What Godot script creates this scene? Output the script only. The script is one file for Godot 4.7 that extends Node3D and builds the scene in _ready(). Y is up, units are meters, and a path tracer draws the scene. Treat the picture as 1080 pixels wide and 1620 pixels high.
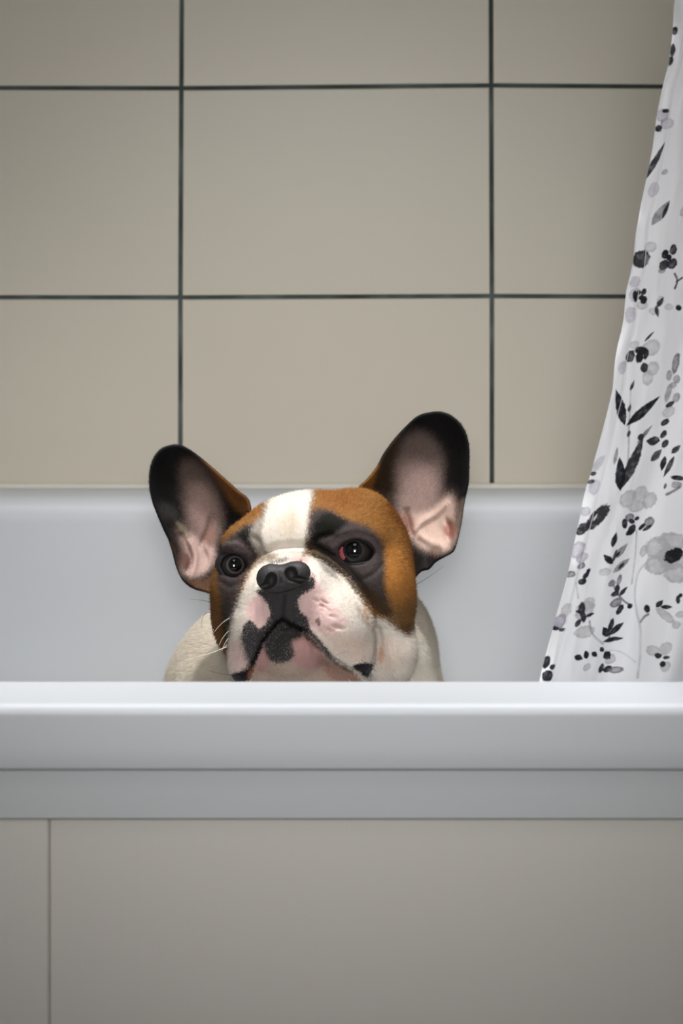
extends Node3D
# A bulldog looking over the edge of a white bath, tiled wall behind, floral shower curtain on the right.

const F := 3286.0          # focal length in pixels of the 1080 x 1620 frame
const HORIZON := 195.0     # pixel row of the horizon (level camera, lens shifted down)
const EYE_Y := 0.95        # camera height
const K := 0.000487        # metres per unit in the dog's own head frame

var rng := RandomNumberGenerator.new()
var noise := FastNoiseLite.new()
var fine := FastNoiseLite.new()
var mats := {}

# ------------------------------------------------------------------ helpers
func at(px: float, py: float, z: float) -> Vector3:
	return Vector3((px - 540.0) * z / F, EYE_Y - (py - HORIZON) * z / F, -z)

func lin(r: float, g: float, b: float) -> Color:
	return Color(r / 255.0, g / 255.0, b / 255.0).srgb_to_linear()

func srgb(r: float, g: float, b: float) -> Color:
	return Color(r / 255.0, g / 255.0, b / 255.0)

func mat(c: Color, rough: float, spec := 0.5) -> StandardMaterial3D:
	var m := StandardMaterial3D.new()
	m.albedo_color = c
	m.roughness = rough
	m.metallic_specular = spec
	return m

func vmat(rough: float, spec := 0.5) -> StandardMaterial3D:
	var m := mat(Color.WHITE, rough, spec)
	m.vertex_color_use_as_albedo = true
	m.cull_mode = BaseMaterial3D.CULL_DISABLED
	return m

func add(called: String, mesh: Mesh, m: Material, parent: Node = self, where := Vector3.ZERO) -> MeshInstance3D:
	var o := MeshInstance3D.new()
	o.name = called
	o.mesh = mesh
	if m:
		o.material_override = m
	o.position = where
	parent.add_child(o, true)
	return o

func root(called: String, where: Vector3) -> Node3D:
	var o := Node3D.new()
	o.name = called
	o.position = where
	add_child(o, true)
	return o

func tag(o: Node, label: String, category: String, group := "") -> void:
	o.set_meta("label", label)
	o.set_meta("category", category)
	if group:
		o.set_meta("group", group)

func structure(o: Node, label := "", category := "") -> void:
	o.set_meta("kind", "structure")
	if label:
		o.set_meta("label", label)
		o.set_meta("category", category)

# a box with chamfered edges, centred on c
func bevel_box(c: Vector3, size: Vector3, ch: float) -> ArrayMesh:
	var st := SurfaceTool.new()
	st.begin(Mesh.PRIMITIVE_TRIANGLES)
	st.set_smooth_group(-1)
	var h := size / 2.0
	var pts := PackedVector3Array()
	for sx in [-1, 1]:
		for sy in [-1, 1]:
			for sz in [-1, 1]:
				pts.append(Vector3(sx * h.x, sy * (h.y - ch), sz * (h.z - ch)))
				pts.append(Vector3(sx * (h.x - ch), sy * h.y, sz * (h.z - ch)))
				pts.append(Vector3(sx * (h.x - ch), sy * (h.y - ch), sz * h.z))
	return hull(st, pts, c)

# convex hull of a few points, flat faces
func hull(st: SurfaceTool, pts: PackedVector3Array, c: Vector3) -> ArrayMesh:
	var done := {}
	for i in pts.size():
		for j in range(i + 1, pts.size()):
			for k in range(j + 1, pts.size()):
				var n := (pts[j] - pts[i]).cross(pts[k] - pts[i])
				if n.length() < 1e-10:
					continue
				n = n.normalized()
				var lo := 0.0
				var hi := 0.0
				var on := PackedInt32Array()
				for q in pts.size():
					var d := n.dot(pts[q] - pts[i])
					lo = minf(lo, d)
					hi = maxf(hi, d)
					if absf(d) < 1e-5:
						on.append(q)
				if lo < -1e-5 and hi > 1e-5:
					continue
				if hi > 1e-5:
					n = -n
				var key := str(on)
				if done.has(key):
					continue
				done[key] = true
				var mid := Vector3.ZERO
				for q in on:
					mid += pts[q] / on.size()
				var u := (pts[on[0]] - mid).normalized()
				var v := n.cross(u)
				var order := Array(on)
				order.sort_custom(func(a, b): return atan2((pts[a] - mid).dot(v), (pts[a] - mid).dot(u)) > atan2((pts[b] - mid).dot(v), (pts[b] - mid).dot(u)))
				for q in range(1, order.size() - 1):
					for w in [order[0], order[q], order[q + 1]]:
						st.set_normal(n)
						st.add_vertex(pts[w] + c)
	return st.commit()

# rows of points joined into a smooth sheet
func sheet(rows: Array, closed_u := false, uvs := [], flip := false) -> ArrayMesh:
	var st := SurfaceTool.new()
	st.begin(Mesh.PRIMITIVE_TRIANGLES)
	var w: int = rows[0].size()
	for r in rows.size():
		for i in w:
			if uvs.size():
				st.set_uv(uvs[r][i])
			st.add_vertex(rows[r][i])
	for r in rows.size() - 1:
		for i in (w if closed_u else w - 1):
			var a := r * w + i
			var b := r * w + (i + 1) % w
			var q := [a, b, b + w, a, b + w, a + w]
			if flip:
				q = [a, b + w, b, a, a + w, b + w]
			for x in q:
				st.add_index(x)
	st.generate_normals()
	return st.commit()

func lathe(profile: Array, sides: int) -> ArrayMesh:
	var rows := []
	for p in profile:
		var row := PackedVector3Array()
		for i in sides:
			var t := TAU * i / sides
			row.append(Vector3(p.x * cos(t), p.y, p.x * sin(t)))
		rows.append(row)
	return sheet(rows, true)

func tube(points: PackedVector3Array, radius: float, tip: float, sides := 6) -> ArrayMesh:
	var rows := []
	for i in points.size():
		var d := (points[mini(i + 1, points.size() - 1)] - points[maxi(i - 1, 0)]).normalized()
		var u := d.cross(Vector3(0.31, 0.2, 0.93)).normalized()
		var v := d.cross(u)
		var rr := lerpf(radius, tip, float(i) / (points.size() - 1))
		var row := PackedVector3Array()
		for s in sides:
			var t := TAU * s / sides
			row.append(points[i] + (u * cos(t) + v * sin(t)) * rr)
		rows.append(row)
	return sheet(rows, true)

func spline(pts: PackedVector2Array, steps: int, closed := true) -> PackedVector2Array:
	var out := PackedVector2Array()
	var n := pts.size()
	for i in (n if closed else n - 1):
		var a := pts[(i - 1 + n) % n] if closed else pts[maxi(i - 1, 0)]
		var b := pts[i]
		var c := pts[(i + 1) % n]
		var d := pts[(i + 2) % n] if closed else pts[mini(i + 2, n - 1)]
		for s in steps:
			out.append(b.cubic_interpolate(c, a, d, float(s) / steps))
	if not closed:
		out.append(pts[n - 1])
	return out

func vec(list: Array) -> PackedVector2Array:
	var out := PackedVector2Array()
	for i in range(0, list.size(), 2):
		out.append(Vector2(list[i], list[i + 1]))
	return out

# ------------------------------------------------------------------ main
func _ready() -> void:
	rng.seed = 7
	noise.seed = 3
	noise.frequency = 0.05
	fine.seed = 5
	fine.frequency = 0.25
	camera_and_light()
	room()
	bath()
	curtain()
	dog()

func camera_and_light() -> void:
	var cam := Camera3D.new()
	cam.name = "camera"
	cam.position = Vector3(0, EYE_Y, 0)
	cam.projection = Camera3D.PROJECTION_FRUSTUM
	cam.near = 0.05
	cam.far = 50.0
	cam.size = 1620.0 / F * cam.near
	cam.frustum_offset = Vector2(0, -(810.0 - HORIZON) / F * cam.near)
	cam.current = true
	var att := CameraAttributesPhysical.new()
	att.frustum_focal_length = 73.0
	att.frustum_focus_distance = 1.56
	att.exposure_aperture = 9.0
	att.exposure_multiplier = 1.0
	cam.attributes = att
	add_child(cam)

	var env := Environment.new()
	var sky := Sky.new()
	var sm := ProceduralSkyMaterial.new()
	sm.sky_top_color = Color(0.55, 0.66, 0.82)
	sm.sky_horizon_color = Color(0.85, 0.88, 0.92)
	sm.ground_bottom_color = Color(0.35, 0.34, 0.32)
	sm.ground_horizon_color = Color(0.7, 0.7, 0.7)
	sky.sky_material = sm
	env.background_mode = Environment.BG_SKY
	env.sky = sky
	env.background_energy_multiplier = 1.0
	env.tonemap_mode = Environment.TONE_MAPPER_LINEAR
	env.tonemap_exposure = 1.36
	env.sdfgi_enabled = true
	env.ssao_enabled = true
	env.ssil_enabled = true
	var we := WorldEnvironment.new()
	we.name = "world_environment"
	we.environment = env
	add_child(we)

	# square ceiling lamp, soft light for the whole room
	area_lamp("ceiling_lamp", Vector3(0.0, 2.44, -0.2), Vector3(0, -1, 0), Vector2(0.6, 0.6), 0.14, srgb(250, 250, 255), "square frosted ceiling lamp panel in the middle of the room", "lamp")
	# lamp above the mirror on the wall behind the camera
	area_lamp("mirror_lamp", Vector3(0.0, 1.62, 0.84), Vector3(0, -0.25, -1), Vector2(0.7, 0.35), 0.20, srgb(244, 248, 255), "wide frosted wall lamp above the mirror", "lamp")
	# a row of three downlights over the bath, and a spotlight on a stem behind the camera
	spot_lamp("downlight", Vector3(-0.36, 2.30, -1.5), Vector3(-0.36, 0.6, -1.54), 1.9, 18.0, "leftmost of the three white downlights over the bath")
	spot_lamp("downlight", Vector3(0.0, 2.30, -1.5), Vector3(0.0, 0.6, -1.54), 1.9, 18.0, "middle one of the three white downlights over the bath")
	spot_lamp("downlight", Vector3(0.36, 2.30, -1.5), Vector3(0.36, 0.6, -1.54), 1.9, 18.0, "rightmost of the three white downlights over the bath")
	spot_lamp("spotlight", Vector3(0.0, 1.16, 0.34), at(540, 830, 1.7), 1.28, 15.0, "broad white studio spotlight on a stem behind the camera", 3.6)

func area_lamp(called: String, where: Vector3, facing: Vector3, size: Vector2, energy: float, c: Color, label: String, category: String) -> void:
	var r := root(called, where)
	r.basis = Basis.looking_at(facing.normalized(), Vector3(0, 0, -1) if absf(facing.y) > 0.9 else Vector3.UP)
	var body := mat(srgb(235, 235, 232), 0.5)
	add("housing", bevel_box(Vector3(0, 0, 0.02), Vector3(size.x + 0.04, size.y + 0.04, 0.04), 0.006), body, r)
	var glow := mat(srgb(240, 240, 240), 0.6)
	glow.emission_enabled = true
	glow.emission = c
	glow.emission_energy_multiplier = 1.5
	add("diffuser", bevel_box(Vector3(0, 0, -0.004), Vector3(size.x, size.y, 0.012), 0.003), glow, r)
	var l := AreaLight3D.new()
	l.name = "light"
	l.area_size = size
	l.light_energy = energy
	l.light_color = c
	l.area_range = 10.0
	l.area_attenuation = 2.0
	l.shadow_enabled = true
	l.position = Vector3(0, 0, -0.014)
	r.add_child(l)
	tag(r, label, category)

func spot_lamp(called: String, where: Vector3, target: Vector3, energy: float, cone: float, label: String, wide := 1.0) -> void:
	var r := root(called, where)
	r.basis = Basis.looking_at((target - where).normalized(), Vector3.UP)
	var metal := mat(srgb(225, 225, 222), 0.35)
	var can := lathe([Vector2(0.0, -0.16), Vector2(0.04, -0.16), Vector2(0.05, -0.15), Vector2(0.055, 0.0), Vector2(0.052, 0.0), Vector2(0.047, -0.02), Vector2(0.0, -0.02)], 28)
	var shade := add("shade", can, metal, r)
	shade.basis = Basis(Vector3.RIGHT, -PI / 2) * Basis.from_scale(Vector3(wide, 1, wide))
	var glow := mat(srgb(255, 250, 240), 0.5)
	glow.emission_enabled = true
	glow.emission = srgb(255, 250, 242)
	glow.emission_energy_multiplier = 2.0
	var disc := add("bulb", lathe([Vector2(0.0, -0.012), Vector2(0.03, -0.01), Vector2(0.044, -0.004), Vector2(0.044, -0.018), Vector2(0.0, -0.019)], 24), glow, r)
	disc.basis = Basis(Vector3.RIGHT, -PI / 2) * Basis.from_scale(Vector3(wide, 1, wide))
	var up := r.basis.inverse() * Vector3.UP
	add("stem", tube(PackedVector3Array([Vector3(0, 0, 0.1), Vector3(0, 0, 0.1) + up * 0.28, Vector3(0, 0, 0.1) + up * (2.5 - where.y + 0.05)]), 0.008, 0.008, 10), metal, r)
	var l := SpotLight3D.new()
	l.name = "light"
	l.spot_angle = cone
	l.spot_angle_attenuation = 1.0
	l.spot_range = 10.0
	l.spot_attenuation = 2.0
	l.light_energy = energy
	l.light_size = 0.045 * wide
	l.light_color = srgb(250, 250, 252)
	l.shadow_enabled = true
	l.position = Vector3(0, 0, -0.02)
	r.add_child(l)
	tag(r, label, "lamp", "downlights over the bath" if called == "downlight" else "")

# ------------------------------------------------------------------ room
func slab(called: String, lo: Vector3, hi: Vector3, m: Material) -> MeshInstance3D:
	var o := add(called, bevel_box(Vector3.ZERO, hi - lo, 0.001), m, self, (lo + hi) / 2.0)
	structure(o)
	return o

func room() -> void:
	var paint := mat(srgb(214, 212, 206), 0.8)
	slab("floor", Vector3(-0.96, -0.1, -2.1), Vector3(0.96, 0.0, 1.0), mat(srgb(120, 116, 110), 0.4))
	slab("ceiling", Vector3(-0.96, 2.5, -2.1), Vector3(0.96, 2.6, 1.0), paint)
	slab("wall_left", Vector3(-0.96, 0, -2.1), Vector3(-0.86, 2.5, 1.0), paint)
	slab("wall_right", Vector3(0.86, 0, -2.1), Vector3(0.96, 2.5, 1.0), paint)
	slab("wall_front", Vector3(-0.86, 0, 0.9), Vector3(0.86, 2.5, 1.0), paint)

	# back wall: dark grout bed with a tile for every cell of the grid
	var wall := root("wall_back", Vector3(0, 0, -2.0005))
	structure(wall, "beige tiled wall with dark grout behind the bath", "wall")
	var grout := mat(srgb(112, 122, 119), 0.9)
	var gn := FastNoiseLite.new()
	gn.seed = 11
	gn.frequency = 0.02
	var gt := NoiseTexture2D.new()
	gt.width = 256
	gt.height = 256
	gt.seamless = true
	gt.noise = gn
	var ramp := Gradient.new()
	ramp.set_color(0, Color(0.45, 0.47, 0.46))
	ramp.set_color(1, Color(1, 1, 1))
	gt.color_ramp = ramp
	grout.albedo_texture = gt
	grout.uv1_triplanar = true
	grout.uv1_scale = Vector3(2.5, 2.5, 2.5)
	add("grout_bed", bevel_box(Vector3(0, 1.25, -0.053), Vector3(1.72, 2.5, 0.1), 0.001), grout, wall)
	var cols := [-1687.0, -1194.0, -701.0, -208.0, 285.0, 778.0, 1271.0, 1764.0, 2257.0]
	var lo_x := -0.86
	var hi_x := 0.86
	for r in 11:
		for c in cols.size() - 1:
			var q := PackedVector2Array()
			for k in [[0, 0], [1, 0], [1, 1], [0, 1]]:
				q.append(grid_point(cols[c + k[0]], c + k[0], r + k[1]))
			for i in 4:
				q[i].x = clampf(q[i].x, lo_x, hi_x)
				q[i].y = minf(q[i].y, 2.5)
			if q[1].x - q[0].x < 0.01 or q[2].y - q[1].y < 0.01:
				continue
			tile(q, wall, (r * 7 + c * 3) % 3)
	# silicone bead between tiles and bath
	var bead := add("silicone_bead", tube(PackedVector3Array([Vector3(-0.85, 0.5995, -1.997), Vector3(0, 0.5995, -1.997), Vector3(0.85, 0.5995, -1.997)]), 0.0045, 0.0045, 10), mat(srgb(212, 208, 196), 0.5), self)
	bead.name = "trim_1"
	structure(bead, "cream silicone bead along the tile wall", "sealant")

# corner of the tile grid in metres on the wall; rows count upwards from just below the bath rim
func grid_point(px: float, col: int, row: int) -> Vector2:
	# the courses sag a little: the lines were laid by hand
	var u := (px - 540.0) / 540.0
	var lean := [0.0, 0.0, 0.0, 0.0, -4.5, 3.0, 0.0, 0.0, 0.0]
	var sag := 0.0
	if row == 2:
		sag = -5.0 * u - 5.5 * u * u
	elif row == 1:
		sag = -2.5 * u - 4.0 * u * u
	if absf(u) > 1.2:
		sag = 0.0
	var line := 470.5 - 331.0 * (row - 1) - (0.0 if row != 2 else 1.0)
	var y := line + sag
	var x: float = px + lean[col] * (0.0 if row < 2 else -0.5 * (row - 1))* 0.7
	return Vector2((x - 540.0) * 2.0 / F, EYE_Y - (y - HORIZON) * 2.0 / F)

func tile(q: PackedVector2Array, parent: Node, kind: int) -> void:
	var key := "tile%d" % kind
	if not mats.has(key):
		var shade := [srgb(214, 206, 189), srgb(212, 205, 188), srgb(216, 208, 191)]
		var m := mat(shade[kind], 0.38, 0.4)
		var n := FastNoiseLite.new()
		n.seed = 20 + kind
		n.frequency = 0.03
		n.fractal_octaves = 4
		var t := NoiseTexture2D.new()
		t.width = 512
		t.height = 512
		t.seamless = true
		t.noise = n
		m.heightmap_enabled = true
		m.heightmap_scale = 0.004
		m.heightmap_texture = t
		m.uv1_triplanar = true
		m.uv1_scale = Vector3.ONE * 6.0
		mats[key] = m
	var st := SurfaceTool.new()
	st.begin(Mesh.PRIMITIVE_TRIANGLES)
	var mid := (q[0] + q[1] + q[2] + q[3]) / 4.0
	var gap := 0.0020
	var ch := 0.0012
	var sgn := [Vector2(1, 1), Vector2(-1, 1), Vector2(-1, -1), Vector2(1, -1)]
	var ring := []
	for layer in [[gap, -0.008], [gap, -ch], [gap + ch * 0.3, -ch * 0.3], [gap + ch, 0.0]]:
		var row := PackedVector3Array()
		for i in 4:
			var p: Vector2 = q[i] + sgn[i] * layer[0] - mid
			row.append(Vector3(p.x, p.y, layer[1]))
		ring.append(row)
	for l in 3:
		for i in 4:
			var j := (i + 1) % 4
			var n: Vector3 = (ring[l][j] - ring[l][i]).cross(ring[l + 1][i] - ring[l][i]).normalized()
			for p in [ring[l][i], ring[l + 1][j], ring[l][j], ring[l][i], ring[l + 1][i], ring[l + 1][j]]:
				st.set_normal(n)
				st.add_vertex(p)
	for k in [0, 2, 1, 0, 3, 2]:
		st.set_normal(Vector3(0, 0, 1))
		st.add_vertex(ring[3][k])
	add("tile", st.commit(), mats[key], parent, Vector3(mid.x, mid.y, 0.0))

# ------------------------------------------------------------------ bath
func bath() -> void:
	var b := root("bathtub", Vector3(0, 0, -1.624))
	tag(b, "white glossy bathtub with a broad rolled rim standing against the tiled wall", "bathtub")
	var enamel := mat(srgb(192, 195, 198), 0.5, 0.5)
	# (inset from the outer edge, height) from the underside of the lip over the rim down to the floor of the bath
	var prof := PackedVector2Array()
	prof.append(Vector2(0.03, 0.562))
	prof.append(Vector2(0.004, 0.560))
	prof.append(Vector2(0.001, 0.5610))
	prof.append(Vector2(0.0, 0.563))
	prof.append(Vector2(0.0, 0.575))
	prof.append(Vector2(0.0, 0.593))
	for i in range(1, 9):
		var t := PI / 2 * i / 8
		prof.append(Vector2(0.007 - 0.007 * cos(t), 0.593 + 0.007 * sin(t)))
	prof.append(Vector2(0.03, 0.6002))
	for i in range(0, 9):
		var t := deg_to_rad(84.0) * i / 8
		prof.append(Vector2(0.050 + 0.022 * sin(t), 0.578 + 0.022 * cos(t)))
	prof.append(Vector2(0.076, 0.52))
	prof.append(Vector2(0.084, 0.44))
	prof.append(Vector2(0.094, 0.34))
	for i in range(0, 8):
		var t := PI / 2 * i / 7
		prof.append(Vector2(0.10 + 0.07 * (1.0 - cos(t)), 0.29 - 0.07 * sin(t)))
	prof.append(Vector2(0.25, 0.2185))
	var rows := []
	for p in prof:
		var corner := clampf(0.012 + (p.x - 0.02) * 2.2, 0.012, 0.19)
		rows.append(rounded(0.85 - p.x * (1.0 + clampf((p.x - 0.07) * 6.0, 0.0, 0.9)), 0.375 - p.x, corner, p.y))
	var last := PackedVector3Array()
	for v in rows[rows.size() - 1]:
		last.append(Vector3(v.x * 0.85, 0.2182, 0))
	rows.append(last)
	add("shell", sheet(rows, true), enamel, b)
	# outside of the basin
	var under := []
	for p in [Vector2(0.03, 0.562), Vector2(0.066, 0.556), Vector2(0.07, 0.50), Vector2(0.08, 0.32), Vector2(0.098, 0.235), Vector2(0.135, 0.207), Vector2(0.19, 0.205)]:
		under.append(rounded(0.85 - p.x, 0.375 - p.x, clampf(0.02 + p.x, 0.012, 0.17), p.y))
	var end := PackedVector3Array()
	for v in under[under.size() - 1]:
		end.append(Vector3(v.x * 0.9, 0.205, 0))
	under.append(end)
	add("basin_underside", sheet(under, true, [], true), mat(srgb(205, 205, 202), 0.6), b)
	for sx in [-1, 1]:
		for sz in [-1, 1]:
			add("foot", lathe([Vector2(0, 0), Vector2(0.03, 0), Vector2(0.03, 0.012), Vector2(0.012, 0.02), Vector2(0.012, 0.21), Vector2(0, 0.21)], 14), mat(srgb(90, 90, 92), 0.5), b, Vector3(sx * 0.5, 0, sz * 0.17))
	var drain := add("drain", lathe([Vector2(0, 0.004), Vector2(0.02, 0.004), Vector2(0.033, 0.003), Vector2(0.035, 0.0), Vector2(0.0, 0.0)], 28), mat(srgb(190, 192, 195), 0.2), b, Vector3(0.5, 0.218, 0))
	drain.material_override.metallic = 1.0

	# panels that close the front under the rim
	var rail_m := mat(srgb(184, 186, 187), 0.5)
	var rail := add("support_rail", bevel_box(Vector3.ZERO, Vector3(1.7, 0.0312, 0.016), 0.0015), rail_m, self, Vector3(0, 0.5441, -1.2640))
	tag(rail, "light grey support rail tucked under the bath rim", "rail")
	var board_m := mat(srgb(198, 193, 186), 0.55)
	var im := Image.create(256, 8, false, Image.FORMAT_RGB8)
	for x in 256:
		var v := 0.5 + 0.32 * sin(TAU * x / 256.0 * 32.0) + 0.18 * fine.get_noise_1d(x * 0.7)
		for y in 8:
			im.set_pixel(x, y, Color(v, v, v))
	board_m.heightmap_enabled = true
	board_m.heightmap_scale = 0.006
	board_m.heightmap_texture = ImageTexture.create_from_image(im)
	board_m.uv1_triplanar = true
	board_m.uv1_scale = Vector3(12, 12, 12)
	var seam := at(78, 1400, 1.262).x
	var top := at(0, 1298, 1.256).y
	var main := add("bath_panel", bevel_box(Vector3.ZERO, Vector3(0.85 - seam - 0.0001, top - 0.0004, 0.010), 0.001), board_m, self, Vector3((0.85 + seam + 0.0001) / 2, top / 2 - 0.0002, -1.2670))
	tag(main, "wide ribbed warm grey front panel below the bath, right of the seam", "panel")
	var ltop := at(0, 1297, 1.259).y
	var side := add("bath_panel", bevel_box(Vector3.ZERO, Vector3(seam + 0.85, ltop, 0.012), 0.0012), board_m, self, Vector3((seam - 0.85) / 2, ltop / 2, -1.2650))
	tag(side, "narrow warm grey end panel standing proud at the left edge of the bath front", "panel")

func rounded(hx: float, hz: float, corner: float, y: float) -> PackedVector3Array:
	var out := PackedVector3Array()
	corner = minf(corner, minf(hx, hz) * 0.98)
	var centres := [Vector2(hx - corner, hz - corner), Vector2(-hx + corner, hz - corner), Vector2(-hx + corner, -hz + corner), Vector2(hx - corner, -hz + corner)]
	for q in 4:
		for i in 13:
			var t := PI / 2 * (q + i / 12.0)
			var c: Vector2 = centres[q]
			out.append(Vector3(c.x + corner * cos(t), y, c.y + corner * sin(t)))
	return out

# ------------------------------------------------------------------ curtain
const CZ := 1.40
const TEX := 1.5          # texels per pixel unit
const CW := 1500
const CH := 2040
var cloth: Image
const EDGE := [Vector2(1067, 0), Vector2(1066, 44), Vector2(1057, 104), Vector2(1050, 128), Vector2(1041, 170), Vector2(1030, 247), Vector2(1020, 291), Vector2(1003, 375), Vector2(999, 424), Vector2(993, 442), Vector2(988, 470), Vector2(986, 504), Vector2(981, 530), Vector2(972, 558), Vector2(967, 613), Vector2(951, 680), Vector2(939, 735), Vector2(926, 775), Vector2(913, 834), Vector2(895, 910), Vector2(874, 996), Vector2(852, 1076)]

func edge(py: float) -> float:
	if py <= 0:
		return 1067.0 - 0.15 * py
	for i in EDGE.size() - 1:
		if py <= EDGE[i + 1].y:
			return lerpf(EDGE[i].x, EDGE[i + 1].x, (py - EDGE[i].y) / (EDGE[i + 1].y - EDGE[i].y))
	return 852.0 - (py - 1076.0) * 0.27

func to_cloth(p: Vector2) -> Vector2:
	return Vector2((p.x - edge(p.y)) * TEX, (p.y + 60.0) * TEX)

func stain(c: Vector2, r: Vector2, turn: float, col: Color, a: float, outline := 0.25, shape := 0.0) -> void:
	# one watercolour mark: an oval, or a pointed leaf (shape 1), a little darker at its dried edge
	var q := to_cloth(c)
	r *= TEX
	var m := int(maxf(r.x, r.y) * 1.35 + 3)
	var cs := cos(turn)
	var sn := sin(turn)
	for y in range(maxi(int(q.y) - m, 0), mini(int(q.y) + m, CH - 1)):
		for x in range(maxi(int(q.x) - m, 0), mini(int(q.x) + m, CW - 1)):
			var d := Vector2(x - q.x, y - q.y)
			var u := (d.x * cs + d.y * sn) / r.x
			var v := (-d.x * sn + d.y * cs) / r.y
			if absf(u) > 1.3 or absf(v) > 1.3:
				continue
			var w := v
			if shape > 0.0:
				w = v / maxf(0.05, lerpf(1.0, (1.0 - u * u) * (1.0 - 0.25 * u), shape))
				if absf(u) > 1.0:
					continue
				w = sqrt(w * w + u * u * (1.0 - shape))
			else:
				w = sqrt(u * u + v * v)
			w += 0.16 * noise.get_noise_2d(x * 1.6, y * 1.6) + 0.10 * fine.get_noise_2d(x * 0.5 + 90, y * 0.5)
			var soft := 1.2 / minf(r.x, r.y) + 0.05
			var cover := 1.0 - smoothstep(1.0 - soft, 1.0 + soft, w)
			if cover <= 0.0:
				continue
			var depth := a * (1.0 + outline * smoothstep(0.55, 0.95, w)) * (1.0 + 0.5 * noise.get_noise_2d(x * 0.9 + 300, y * 0.9))
			cloth.set_pixel(x, y, cloth.get_pixel(x, y).lerp(col, clampf(cover * depth, 0.0, 0.97)))

func leaf(x0: float, y0: float, x1: float, y1: float, width: float, col: Color, a: float) -> void:
	var d := Vector2(x1 - x0, y1 - y0)
	stain(Vector2(x0 + x1, y0 + y1) / 2.0, Vector2(d.length() / 2.0, width / 2.0), d.angle(), col, a, 0.1, 1.0)

func stem(list: Array, width: float, col: Color, a: float) -> void:
	var pts := spline(vec(list), 14, false)
	for p in pts:
		stain(p, Vector2(width / 2.0 + 0.5, width / 2.0 + 0.5), 0.0, col, a * 0.35, 0.0)

func blots(list: Array, col: Color, a: float, outline := 0.25) -> void:
	for b in list:
		stain(Vector2(b[0], b[1]), Vector2(b[2], b[3]), deg_to_rad(b[4]) if b.size() > 4 else 0.0, col, a, outline)

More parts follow.
